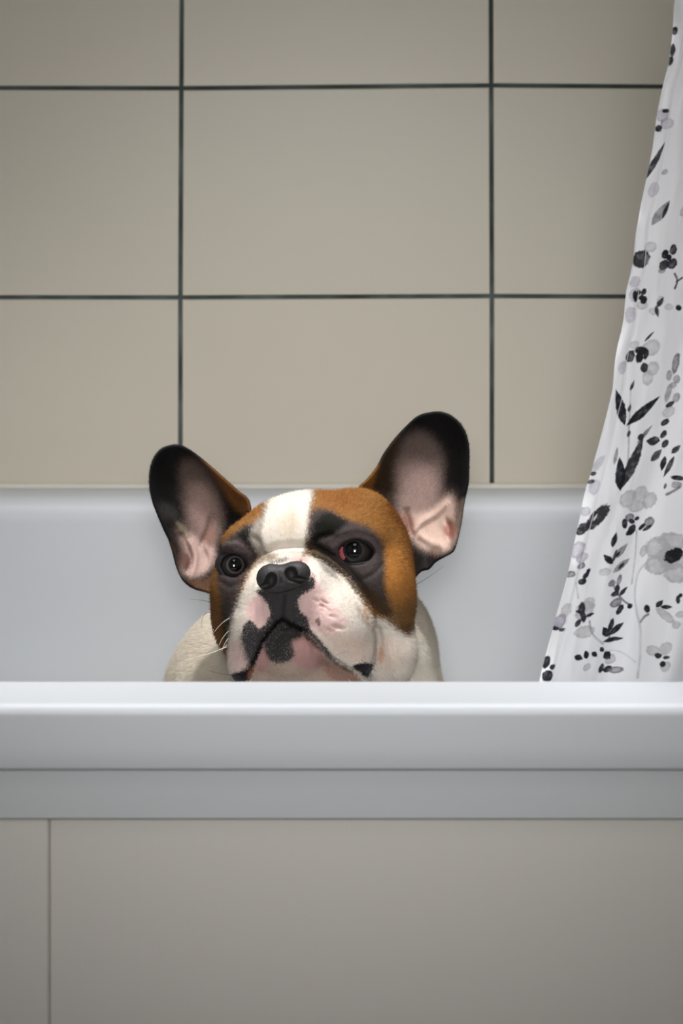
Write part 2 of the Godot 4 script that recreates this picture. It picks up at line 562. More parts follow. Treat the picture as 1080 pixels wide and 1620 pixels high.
func paint_cloth() -> void:
	cloth = Image.create(CW, CH, false, Image.FORMAT_RGB8)
	cloth.fill(srgb(238, 238, 240))
	var ink := srgb(12, 13, 21)
	var coal := srgb(40, 38, 44)
	var ash := srgb(120, 116, 122)
	var pale := srgb(180, 178, 181)
	var lilac := srgb(160, 153, 168)
	var brown := srgb(70, 58, 56)
	# pale washes first
	blots([[1054, 195, 10, 9], [1047, 182, 9, 11], [1033, 300, 8, 12], [1002, 445, 8, 9], [996, 497, 8, 13], [983, 580, 7, 10], [945, 735, 6, 16, 25], [940, 770, 8, 12]], lilac, 0.4)
	blots([[1002, 465, 9, 11], [1015, 482, 9, 7], [1034, 492, 7, 6], [1060, 486, 7, 5], [1030, 550, 15, 13], [1033, 583, 11, 11], [1025, 597, 9, 12], [1003, 545, 8, 6], [1063, 655, 11, 9], [1028, 390, 10, 8], [1045, 475, 6, 7], [958, 905, 10, 6]], pale, 0.45, 0.6)
	blots([[995, 790, 14, 14], [1015, 785, 13, 13], [1033, 797, 12, 13], [1012, 805, 15, 9], [930, 955, 11, 11], [925, 1000, 16, 10], [925, 965, 15, 16], [895, 965, 8, 13], [930, 1058, 6, 6], [1055, 1022, 10, 10], [1035, 1028, 9, 8], [1055, 1050, 8, 8], [970, 1050, 9, 8], [1072, 985, 7, 6]], pale, 0.55, 0.5)
	blots([[1045, 872, 18, 18], [1068, 858, 20, 14], [1045, 898, 18, 15], [1072, 905, 18, 15], [1066, 882, 20, 18], [1024, 878, 6, 9], [1055, 972, 17, 6, 30], [1078, 968, 8, 5]], pale, 0.6, 0.6)
	blots([[913, 868, 12, 13], [919, 880, 10, 8], [925, 808, 8, 7]], lilac, 0.45, 0.5)
	blots([[1062, 596, 5, 8], [1076, 603, 6, 7], [1061, 624, 5, 14], [1076, 633, 6, 8], [1070, 612, 6, 5], [1075, 770, 7, 6]], ash, 0.5)
	# stems
	stem([997, 612, 996, 640], 1.6, ash, 0.7)
	stem([996, 640, 995, 672, 995, 700, 994, 735], 2.4, ash, 0.9)
	stem([1012, 845, 1010, 880, 1005, 930], 2.0, ash, 0.9)
	stem([1032, 893, 1016, 912, 1010, 945, 1013, 975, 1018, 1000, 1017, 1040, 1012, 1074], 2.8, pale, 1.0)
	stem([1018, 990, 1024, 980, 1030, 975], 2.2, ash, 0.9)
	stem([933, 983, 938, 1003, 957, 1023], 2.2, ash, 0.9)
	stem([957, 1035, 985, 1038, 1010, 1052], 1.6, pale, 0.9)
	stem([1060, 787, 1070, 780, 1080, 772], 3.0, ash, 0.9)
	stem([910, 920, 914, 945], 1.6, ash, 0.7)
	stem([970, 920, 978, 940, 990, 955, 1003, 965], 2.0, coal, 0.9)
	stem([970, 985, 969, 1000, 967, 1021], 2.2, coal, 0.9)
	stem([1069, 433, 1073, 445, 1070, 457], 2.2, coal, 1.0)
	stem([1072, 446, 1082, 440], 2.4, coal, 1.0)
	stem([1045, 208, 1046, 190], 1.0, coal, 0.5)
	# dark marks, top to bottom
	blots([[1068, 48, 4, 6], [1060, 96, 4, 7], [1041, 203, 5, 5], [1052, 175, 5, 3]], ink, 0.85)
	leaf(1063, 68, 1064, 92, 8, coal, 0.9)
	leaf(1022, 290, 1046, 224, 9, coal, 0.95)
	leaf(1034, 356, 1056, 316, 15, ash, 0.7)
	leaf(1050, 346, 1056, 318, 6, ink, 0.8)
	blots([[1051, 272, 5, 4, -40]], ash, 0.5)
	stain(Vector2(1013, 409), Vector2(13, 14), 0.3, coal, 0.85, 0.4)
	blots([[1021, 410, 4, 8]], pale, 0.5)
	blots([[1066, 395, 6, 8], [1051, 419, 8, 8], [1065, 417, 8, 8]], coal, 0.85, 0.5)
	blots([[1048, 428, 6, 4]], ash, 0.5)
	blots([[1052, 402, 6, 7], [1059, 407, 4, 5]], ink, 0.95)
	blots([[1003, 468, 4, 9, -15], [1017, 461, 4, 5, 30], [1013, 470, 4, 4], [1017, 474, 5, 6], [1009, 462, 3, 4]], ink, 0.95)
	leaf(1040, 486, 1049, 470, 8, coal, 0.85)
	leaf(1037, 483, 1042, 502, 6, ink, 0.9)
	blots([[1077, 488, 5, 4, 30]], ink, 0.9)
	leaf(1022, 540, 1034, 524, 4, coal, 0.95)
	blots([[1013, 554, 10, 6, 10], [1011, 564, 6, 9], [1021, 560, 4, 7]], ink, 0.97)
	blots([[995, 563, 7, 9]], coal, 0.85)
	blots([[1019, 581, 6, 7]], coal, 0.95)
	leaf(997, 617, 1002, 601, 5, coal, 0.95)
	blots([[995, 645, 2.5, 5], [995, 686, 2.6, 5]], brown, 0.9)
	leaf(995, 672, 965, 614, 14, ink, 0.97)
	leaf(996, 673, 1041, 628, 15, ink, 0.95)
	leaf(1012, 702, 1032, 674, 7, ash, 0.8)
	blots([[1015, 692, 5, 5]], coal, 0.85)
	leaf(994, 775, 1011, 690, 18, coal, 0.92)
	leaf(990, 776, 972, 722, 15, ink, 0.95)
	leaf(975, 735, 973, 706, 6, ash, 0.7)
	stain(Vector2(1074, 577), Vector2(6, 16), 0.1, ash, 0.6, 0.9)
	blots([[1065, 643, 7, 4, -20], [1057, 672, 7, 5, -20], [1048, 701, 0.5, 0.5]], coal, 0.75, 0.9)
	leaf(1049, 701, 1024, 699, 14, coal, 0.9)
	blots([[1055, 691, 5, 6, 30], [1058, 706, 5, 6, 20]], coal, 0.9)
	leaf(1036, 733, 1050, 715, 14, coal, 0.75)
	leaf(1070, 722, 1081, 708, 9, coal, 0.8)
	leaf(1055, 726, 1056, 750, 9, ink, 0.95)
	leaf(1068, 726, 1061, 760, 8, coal, 0.9)
	blots([[1077, 759, 9, 3.5]], ink, 0.9)
	blots([[1058, 774, 2, 4]], brown, 0.9)
	blots([[938, 749, 4, 3], [934, 762, 5, 3, -20]], coal, 0.7, 0.8)
	stain(Vector2(944, 817), Vector2(23, 11), deg_to_rad(-55), coal, 0.9, 0.3)
	leaf(938, 823, 943, 811, 4, srgb(225, 225, 228), 0.9)
	blots([[917, 839, 7, 6], [922, 833, 8, 7]], coal, 0.7, 0.5)
	blots([[998, 821, 8, 6], [1033, 832, 8, 8]], ash, 0.65, 0.9)
	blots([[990, 830, 4, 8, -25], [1003, 842, 7, 8], [997, 846, 4, 4], [1021, 839, 6, 3, -50], [1030, 841, 7, 3, -30], [1012, 825, 4, 3], [1003, 828, 6, 3, 30]], ink, 0.85, 0.4)
	leaf(972, 866, 973, 842, 9, ink, 0.9)
	leaf(973, 893, 953, 877, 9, ink, 0.95)
	leaf(974, 890, 975, 870, 6, ink, 0.95)
	leaf(975, 886, 994, 863, 12, ash, 0.75)
	leaf(975, 884, 984, 874, 5, ink, 0.8)
	leaf(974, 908, 999, 888, 12, ash, 0.75)
	blots([[986, 899, 5, 2.5, -40]], ink, 0.8)
	blots([[901, 905, 7, 5], [918, 893, 6, 5]], ash, 0.7, 0.9)
	blots([[920, 918, 6, 5], [926, 908, 4, 6, 30], [930, 902, 3, 4]], ink, 0.85)
	blots([[1067, 880, 12, 10, -35], [1074, 874, 8, 8]], ink, 0.97, 0.1)
	blots([[970, 925, 6, 5], [983, 922, 4, 8], [978, 958, 10, 7]], ash, 0.7, 0.7)
	blots([[976, 943, 7, 4], [985, 970, 5, 8, 20], [1002, 966, 4, 4], [980, 935, 4, 6, -30]], ink, 0.85)
	leaf(985, 948, 996, 934, 7, coal, 0.9)
	blots([[1028, 967, 4, 6, -20], [1074, 945, 3, 6, -20], [1078, 938, 3, 3]], ink, 0.95)
	leaf(1043, 962, 1050, 949, 7, ink, 0.97)
	leaf(1048, 960, 1065, 957, 6, ink, 0.97)
	leaf(970, 1004, 971, 982, 9, ink, 0.97)
	leaf(968, 1012, 954, 995, 11, ink, 0.95)
	leaf(969, 1010, 990, 992, 11, ink, 0.95)
	leaf(957, 1019, 992, 1017, 7, ink, 0.97)
	blots([[920, 962, 5, 11, -15], [923, 976, 4, 8, -20], [914, 985, 4, 6, 20]], coal, 0.95)
	leaf(926, 975, 941, 971, 5, ink, 0.9)
	leaf(920, 968, 909, 965, 4, ink, 0.9)
	leaf(908, 1038, 924, 1044, 8, ink, 0.95)
	leaf(932, 1044, 925, 1030, 8, ink, 0.95)
	leaf(937, 1034, 948, 1042, 7, ink, 0.95)
	leaf(951, 1028, 960, 1036, 6, ink, 0.95)
	leaf(958, 1037, 972, 1050, 11, ink, 0.95)
	blots([[955, 1063, 4, 7], [966, 1066, 7, 5]], ink, 0.9)
	stain(Vector2(979, 1067), Vector2(12, 5), -0.1, ash, 0.6, 1.0)
	blots([[1043, 1034, 5, 4], [1056, 1036, 5, 2.5], [1050, 1046, 5, 4, 30]], ink, 0.9)
	blots([[884, 984, 10, 13, 20]], lilac, 0.75, 0.6)
	blots([[878, 994, 6, 3, 10], [889, 996, 5, 2.5]], ink, 0.8)
	blots([[863, 1047, 6, 9], [873, 1053, 4, 4], [865, 1067, 8, 8]], ink, 0.85)
	# the rest of the cloth carries the same kind of sprigs
	for i in 46:
		var px := rng.randf_range(1100, 1950)
		var py := rng.randf_range(-40, 1280)
		sprig(px, py, ink, coal, ash, pale)
	for i in 9:
		sprig(rng.randf_range(880, 1060), rng.randf_range(1110, 1270), ink, coal, ash, pale)

func sprig(px: float, py: float, ink: Color, coal: Color, ash: Color, pale: Color) -> void:
	var kind := rng.randi() % 3
	if kind == 0:
		for k in 5:
			var t := TAU * k / 5 + rng.randf()
			stain(Vector2(px + 13 * cos(t), py + 12 * sin(t)), Vector2(12, 11), t, pale, 0.5, 0.5)
		stain(Vector2(px, py), Vector2(7, 6), 0.2, ink, 0.9)
	elif kind == 1:
		stem([px, py, px + 4, py + 30, px + 1, py + 62], 2.2, ash, 0.9)
		for k in 5:
			var sx := -1.0 if k % 2 == 0 else 1.0
			leaf(px + 2, py + 12 * k + 6, px + sx * 20, py + 12 * k - 8, 9, ink if k % 3 else coal, 0.9)
	else:
		for k in 4:
			var t := TAU * k / 4 + rng.randf() * 0.6
			stain(Vector2(px + 7 * cos(t), py + 7 * sin(t)), Vector2(6, 7), t, coal, 0.85, 0.4)
		leaf(px, py + 8, px + 8, py + 34, 7, ash, 0.8)

func curtain() -> void:
	paint_cloth()
	var r := root("shower_curtain", Vector3(0.55, 0.42, -CZ))
	tag(r, "white shower curtain with grey and black watercolour flowers hanging into the bath", "curtain")
	var m := mat(Color.WHITE, 0.65, 0.4)
	m.albedo_texture = ImageTexture.create_from_image(cloth)
	m.texture_repeat = true
	m.backlight_enabled = true
	m.backlight = Color(0.35, 0.35, 0.35)
	m.cull_mode = BaseMaterial3D.CULL_DISABLED
	var u_px := CZ / F          # metres per pixel unit on the cloth
	var rows := []
	var uvs := []
	var n := 150
	var wide := 900.0           # cloth width in pixel units
	for j in 171:
		var y := lerpf(2.02, 0.40, j / 170.0)
		var py := HORIZON + (EYE_Y - y) * F / CZ
		var e := edge(py)
		var x0 := (e - 540.0) * u_px
		var high := smoothstep(1.0, 2.0, y)
		var squeeze := lerpf(0.90, 0.80, high)
		var avail := (0.83 - x0) / (wide * u_px)
		squeeze = minf(squeeze, avail)
		var row := PackedVector3Array()
		var uv := PackedVector2Array()
		for i in n + 1:
			var s := wide * pow(float(i) / n, 1.25)
			var ph := s * 0.036 + 0.5
			var grow := smoothstep(40.0, 190.0, s)
			var amp := lerpf(0.004 + 0.010 * grow, 0.022, high)
			var stretch := s * lerpf(1.0, squeeze, smoothstep(120.0, 420.0, s)) if s < 0.0 else s * lerpf(0.985, squeeze, smoothstep(100.0, 520.0, s))
			var z := amp * sin(ph + 0.25 * sin(y * 3.0)) - amp * sin(0.5)
			z += 0.0022 * noise.get_noise_2d(s * 0.35, y * 300.0) * (1.0 + 2.0 * exp(-s / 40.0)) + 0.0014 * noise.get_noise_2d(s * 0.9 + 50.0, y * 520.0)
			# hem: doubled cloth up to the stitch line
			z += 0.0011 * (1.0 - smoothstep(17.0, 20.0, s)) - 0.0009 * exp(-pow((s - 19.0) / 1.3, 2.0))
			z += 0.0016 * exp(-s / 6.0) * sin(y * 60.0)
			row.append(Vector3(x0 + stretch * u_px - 0.55, y - 0.42, z))
			uv.append(Vector2(s * TEX / CW, (py + 60.0) * TEX / CH))
		rows.append(row)
		uvs.append(uv)
	add("cloth", sheet(rows, false, uvs), m, r)
	# thread of the hem
	var thread := PackedVector3Array()
	for j in rows.size():
		var p: Vector3 = rows[j][0]
		var p2: Vector3 = rows[j][1]
		for i in n:
			var s := wide * pow(float(i) / n, 1.25)
			if s >= 18.0:
				p2 = rows[j][i]
				break
		thread.append(p2 + Vector3(0, 0, 0.0004))
	add("hem_stitching", tube(thread, 0.00022, 0.00022, 5), mat(srgb(226, 225, 224), 0.8), r)
	var steel := mat(srgb(200, 202, 205), 0.25)
	steel.metallic = 1.0
	var rod := add("curtain_rod", tube(PackedVector3Array([Vector3(-0.86, 0, 0), Vector3(0, 0, 0), Vector3(0.86, 0, 0)]), 0.0125, 0.0125, 20), steel, self, Vector3(0, 2.055, -CZ))
	tag(rod, "steel curtain rod spanning the two side walls", "rod")
	for i in 8:
		var k: int = 4 + i * 18
		var top: Vector3 = rows[0][mini(k, n)] + r.position
		var t := TorusMesh.new()
		t.inner_radius = 0.021
		t.outer_radius = 0.024
		t.rings = 24
		t.ring_segments = 8
		var ring := add("curtain_ring", t, steel, self, Vector3(top.x, 2.038, -CZ))
		ring.basis = Basis(Vector3.BACK, PI / 2)
		tag(ring, "steel curtain ring on the rod, %s from the left" % ["first", "second", "third", "fourth", "fifth", "sixth", "seventh", "eighth"][i], "ring", "curtain rings on the rod")

# ------------------------------------------------------------------ dog
# The dog is modelled in a frame of its own: x to its left, y up, z out of its face, one unit K metres, origin inside the head.
var dog_at := Vector3.ZERO
var frame := Basis()

func dog_frame() -> void:
	dog_at = at(500, 930, 1.6)
	var z := (Vector3(dog_at.x, EYE_Y, 0) - dog_at).normalized()
	frame = Basis(Vector3.RIGHT, z.cross(Vector3.RIGHT).normalized(), z)

# measured place in the photograph and a depth -> dog frame
func hd(px: float, py: float, c: float) -> Vector3:
	var d := Vector3((px - 540.0) / F, -(py - HORIZON) / F, -1.0)
	var eye := Vector3(0, EYE_Y, 0)
	var t := ((dog_at - eye).dot(frame.z) + c * K) / d.dot(frame.z)
	return (frame.inverse() * (eye + d * t - dog_at)) / K

func world(v: Vector3) -> Vector3:
	return dog_at + frame * (v * K)

func unworld(v: Vector3) -> Vector3:
	return (frame.inverse() * (v - dog_at)) / K

# ---- distance field made of blended ellipsoids and tapered capsules
class Field:
	var kind := PackedInt32Array()
	var pos := PackedVector3Array()
	var far := PackedFloat32Array()
	var soft := PackedFloat32Array()
	var inv: Array[Basis] = []
	var inv2: Array[Basis] = []
	var tip := PackedVector3Array()
	var r0 := PackedFloat32Array()
	var r1 := PackedFloat32Array()

	func ball(c: Vector3, r: Vector3, turn: Basis, k: float, carve := false) -> void:
		kind.append(2 if carve else 0)
		pos.append(c)
		far.append(maxf(r.x, maxf(r.y, r.z)))
		soft.append(k)
		var b := Basis.from_scale(Vector3.ONE / r) * turn.inverse()
		inv.append(b)
		inv2.append(Basis.from_scale(Vector3.ONE / (r * r)) * turn.inverse())
		tip.append(Vector3.ZERO)
		r0.append(0)
		r1.append(0)

	func limb(a: Vector3, b: Vector3, ra: float, rb: float, k: float) -> void:
		kind.append(1)
		pos.append(a)
		tip.append(b - a)
		far.append((b - a).length() + maxf(ra, rb))
		soft.append(k)
		inv.append(Basis())
		inv2.append(Basis())
		r0.append(ra)
		r1.append(rb)

	func at(p: Vector3) -> float:
		var d := 1e6
		for i in kind.size():
			var q := p - pos[i]
			var k := soft[i]
			var e: float
			if kind[i] == 1:
				if q.length() - far[i] > d + k:
					continue
				var ba := tip[i]
				var h := clampf(q.dot(ba) / ba.length_squared(), 0.0, 1.0)
				e = (q - ba * h).length() - lerpf(r0[i], r1[i], h)
			else:
				if kind[i] == 0 and q.length() - far[i] > d + k:
					continue
				if kind[i] == 2 and q.length() > far[i] + k + 4.0 * k:
					continue
				var k0 := (inv[i] * q).length()
				var k1 := (inv2[i] * q).length()
				e = k0 * (k0 - 1.0) / maxf(k1, 1e-6)
				if kind[i] == 2:
					var g := maxf(k - absf(d + e), 0.0) / k
					d = maxf(d, -e) + g * g * k * 0.25
					continue
			if d > 1e5:
				d = e
			else:
				var g := maxf(k - absf(d - e), 0.0) / k
				d = minf(d, e) - g * g * k * 0.25
		return d

# surface nets over the field; returns [vertices, indices]
func nets(f: Field, lo: Vector3, hi: Vector3, cell: float) -> Array:
	var co := 4
	var nx := int(ceil((hi.x - lo.x) / cell / co)) * co
	var ny := int(ceil((hi.y - lo.y) / cell / co)) * co
	var nz := int(ceil((hi.z - lo.z) / cell / co)) * co
	var sx := nx + 1
	var sxy := sx * (ny + 1)
	var val := PackedFloat32Array()
	val.resize(sxy * (nz + 1))
	val.fill(1e9)
	var idx := PackedInt32Array()
	idx.resize(sxy * (nz + 1))
	idx.fill(-1)
	var big: Array[Vector3i] = []
	for Z in range(0, nz, co):
		for Y in range(0, ny, co):
			for X in range(0, nx, co):
				var d := f.at(lo + Vector3(X + co * 0.5, Y + co * 0.5, Z + co * 0.5) * cell)
				if absf(d) < cell * co * 1.25:
					big.append(Vector3i(X, Y, Z))
					for z in range(Z, Z + co + 1):
						for y in range(Y, Y + co + 1):
							for x in range(X, X + co + 1):
								var n := x + y * sx + z * sxy
								if val[n] > 1e8:
									val[n] = f.at(lo + Vector3(x, y, z) * cell)
	var verts := PackedVector3Array()
	var off := PackedInt32Array([0, 1, sx, sx + 1, sxy, sxy + 1, sxy + sx, sxy + sx + 1])
	var ea := PackedInt32Array([0, 2, 4, 6, 0, 1, 4, 5, 0, 1, 2, 3])
	var eb := PackedInt32Array([1, 3, 5, 7, 2, 3, 6, 7, 4, 5, 6, 7])
	for B in big:
		for z in range(B.z, B.z + co):
			for y in range(B.y, B.y + co):
				for x in range(B.x, B.x + co):
					var n := x + y * sx + z * sxy
					var inside := 0
					for k in 8:
						if val[n + off[k]] < 0.0:
							inside += 1
					if inside == 0 or inside == 8:
						continue
					var s := Vector3.ZERO
					var count := 0
					for e in 12:
						var va := val[n + off[ea[e]]]
						var vb := val[n + off[eb[e]]]
						if (va < 0.0) != (vb < 0.0):
							var t := va / (va - vb)
							var a := ea[e]
							var b := eb[e]
							var pa := Vector3(a & 1, (a >> 1) & 1, a >> 2)
							var pb := Vector3(b & 1, (b >> 1) & 1, b >> 2)
							s += pa.lerp(pb, t)
							count += 1
					idx[n] = verts.size()
					verts.append(lo + (Vector3(x, y, z) + s / count) * cell)
	var tri := PackedInt32Array()
	var step := PackedInt32Array([1, sx, sxy])
	for B in big:
		for z in range(B.z, B.z + co):
			for y in range(B.y, B.y + co):
				for x in range(B.x, B.x + co):
					var n := x + y * sx + z * sxy
					if idx[n] < 0:
						continue
					var at3 := [x, y, z]
					for ax in 3:
						var u: int = (ax + 1) % 3
						var w: int = (ax + 2) % 3
						if at3[u] == 0 or at3[w] == 0:
							continue
						var va := val[n]
						var vb := val[n + step[ax]]
						if (va < 0.0) == (vb < 0.0):
							continue
						var a := idx[n]
						var b := idx[n - step[u]]
						var c := idx[n - step[u] - step[w]]
						var d := idx[n - step[w]]
						if a < 0 or b < 0 or c < 0 or d < 0:
							continue
						if va < 0.0:
							tri.append_array([a, c, b, a, d, c])
						else:
							tri.append_array([a, b, c, a, c, d])
	return [verts, tri]

func normals_of(v: PackedVector3Array, t: PackedInt32Array) -> PackedVector3Array:
	var n := PackedVector3Array()
	n.resize(v.size())
	for i in range(0, t.size(), 3):
		var a := v[t[i]]
		var c := (v[t[i + 2]] - a).cross(v[t[i + 1]] - a)
		n[t[i]] += c
		n[t[i + 1]] += c
		n[t[i + 2]] += c
	for i in n.size():
		n[i] = n[i].normalized()
	return n

func split(v: PackedVector3Array, t: PackedInt32Array) -> Array:
	# every triangle into four; old corners are relaxed towards the midpoints so that the surface rounds off
	var n := normals_of(v, t)
	var made := {}
	var out := v.duplicate()
	var tri := PackedInt32Array()
	for i in range(0, t.size(), 3):
		var m := [0, 0, 0]
		for k in 3:
			var a := t[i + k]
			var b := t[i + (k + 1) % 3]
			var key := mini(a, b) * 4000000 + maxi(a, b)
			if not made.has(key):
				made[key] = out.size()
				var mid := (v[a] + v[b]) / 2.0
				# bulge along the normals (Phong tessellation)
				var pa := mid - n[a] * (mid - v[a]).dot(n[a])
				var pb := mid - n[b] * (mid - v[b]).dot(n[b])
				out.append(mid.lerp((pa + pb) / 2.0, 0.6))
			m[k] = made[key]
		tri.append_array([t[i], m[0], m[2], m[0], t[i + 1], m[1], m[2], m[1], t[i + 2], m[0], m[1], m[2]])
	return [out, tri]

# ---- coat: colours, bare skin and relief laid out on the plane of the dog's face (dog frame x, y)
const PX := 600
const PY := 500
const PS := 2.0
const OX := -290.0
const OY := 300.0

class Coat:
	var r := PackedFloat32Array()
	var g := PackedFloat32Array()
	var b := PackedFloat32Array()
	var bare := PackedFloat32Array()
	var lift := PackedFloat32Array()

	func _init(c: Color) -> void:
		var n := int(PX * PS) * int(PY * PS)
		for a in [r, g, b, bare, lift]:
			a.resize(n)
		r.resize(n); g.resize(n); b.resize(n); bare.resize(n); lift.resize(n)
		r.fill(c.r); g.fill(c.g); b.fill(c.b); bare.fill(0.0); lift.fill(0.0)

	func look(a: PackedFloat32Array, x: float, y: float) -> float:
		var u := clampf((x - OX) * PS, 0.0, PX * PS - 2.0)
		var v := clampf((OY - y) * PS, 0.0, PY * PS - 2.0)
		var i := int(u)
		var j := int(v)
		var w := int(PX * PS)
		var fx := u - i
		var fy := v - j
		var n := j * w + i
		return lerpf(lerpf(a[n], a[n + 1], fx), lerpf(a[n + w], a[n + w + 1], fx), fy)

	func color(x: float, y: float) -> Color:
		return Color(look(r, x, y), look(g, x, y), look(b, x, y))

# filled shape from a closed outline, softened by feather, laid over the coat
func patch(coat: Coat, c: float, outline: Array, col: Color, feather := 3.0, strength := 1.0, bare := -1.0, smooth := true) -> void:
	var raw := PackedVector2Array()
	for p in vec(outline):
		var q := hd(p.x, p.y, c)
		raw.append(Vector2((q.x - OX) * PS, (OY - q.y) * PS))
	var pts := spline(raw, 5) if smooth else raw
	var lo := pts[0]
	var hi := pts[0]
	for p in pts:
		lo = lo.min(p)
		hi = hi.max(p)
	var pad := int(feather * PS * 2.0) + 3
	var W := int(PX * PS)
	var x0 := clampi(int(lo.x) - pad, 0, W - 2)
	var x1 := clampi(int(hi.x) + pad, 1, W - 1)
	var y0 := clampi(int(lo.y) - pad, 0, int(PY * PS) - 2)
	var y1 := clampi(int(hi.y) + pad, 1, int(PY * PS) - 1)
	var w := x1 - x0
	var h := y1 - y0
	if w < 1 or h < 1:
		return
	var m := PackedFloat32Array()
	m.resize(w * h)
	var n := pts.size()
	for y in h:
		var yy := y + y0 + 0.5
		var cuts := PackedFloat32Array()
		for i in n:
			var a := pts[i]
			var b := pts[(i + 1) % n]
			if (a.y <= yy) != (b.y <= yy):
				cuts.append(a.x + (yy - a.y) / (b.y - a.y) * (b.x - a.x))
		cuts.sort()
		for k in range(0, cuts.size() - 1, 2):
			for x in range(maxi(0, int(cuts[k] - x0 + 0.5)), mini(w, int(cuts[k + 1] - x0 + 0.5))):
				m[y * w + x] = 1.0
	var rad := int(feather * PS * 0.6)
	if rad > 0:
		for turn in 2:
			m = blur(m, w, h, rad)
	for y in h:
		for x in w:
			var s := m[y * w + x] * strength
			if s > 0.004:
				var k := (y + y0) * W + x + x0
				coat.r[k] = lerpf(coat.r[k], col.r, s)
				coat.g[k] = lerpf(coat.g[k], col.g, s)
				coat.b[k] = lerpf(coat.b[k], col.b, s)
				if bare >= 0.0:
					coat.bare[k] = lerpf(coat.bare[k], bare, s)

func blur(m: PackedFloat32Array, w: int, h: int, rad: int) -> PackedFloat32Array:
	var o := PackedFloat32Array()
	o.resize(w * h)
	var k := 1.0 / (2 * rad + 1)
	for y in h:
		var s := 0.0
		var row := y * w
		for x in range(-rad, w):
			if x + rad < w:
				s += m[row + x + rad]
			if x - rad - 1 >= 0:
				s -= m[row + x - rad - 1]
			if x >= 0:
				o[row + x] = s * k
	var q := PackedFloat32Array()
	q.resize(w * h)
	for x in w:
		var s := 0.0
		for y in range(-rad, h):
			if y + rad < h:
				s += o[(y + rad) * w + x]
			if y - rad - 1 >= 0:
				s -= o[(y - rad - 1) * w + x]
			if y >= 0:
				q[y * w + x] = s * k
	return q

# a fold or groove along a line: height (negative cuts in) with a gaussian profile
func crease(coat: Coat, c: float, line: Array, height: float, width: float) -> void:
	var raw := PackedVector2Array()
	for p in vec(line):
		var q := hd(p.x, p.y, c)
		raw.append(Vector2((q.x - OX) * PS, (OY - q.y) * PS))
	var pts := spline(raw, 6, false)
	var W := int(PX * PS)
	var H := int(PY * PS)
	var s := width * PS
	var best := {}
	var n := pts.size()
	for i in n - 1:
		var a := pts[i]
		var b := pts[i + 1]
		var pad := s * 2.4
		for y in range(maxi(0, int(minf(a.y, b.y) - pad)), mini(H, int(maxf(a.y, b.y) + pad) + 1)):
			for x in range(maxi(0, int(minf(a.x, b.x) - pad)), mini(W, int(maxf(a.x, b.x) + pad) + 1)):
				var q := Geometry2D.get_closest_point_to_segment(Vector2(x, y), a, b)
				var d := q.distance_squared_to(Vector2(x, y))
				var k := y * W + x
				if d < s * s * 6.0 and (not best.has(k) or best[k].x > d):
					best[k] = Vector2(d, float(i) / (n - 1))
	for k in best:
		var e: Vector2 = best[k]
		var fade := smoothstep(0.0, 0.14, e.y) * (1.0 - smoothstep(0.86, 1.0, e.y))
		coat.lift[k] += height * exp(-e.x / (s * s) * 1.6) * maxf(fade, 0.15)

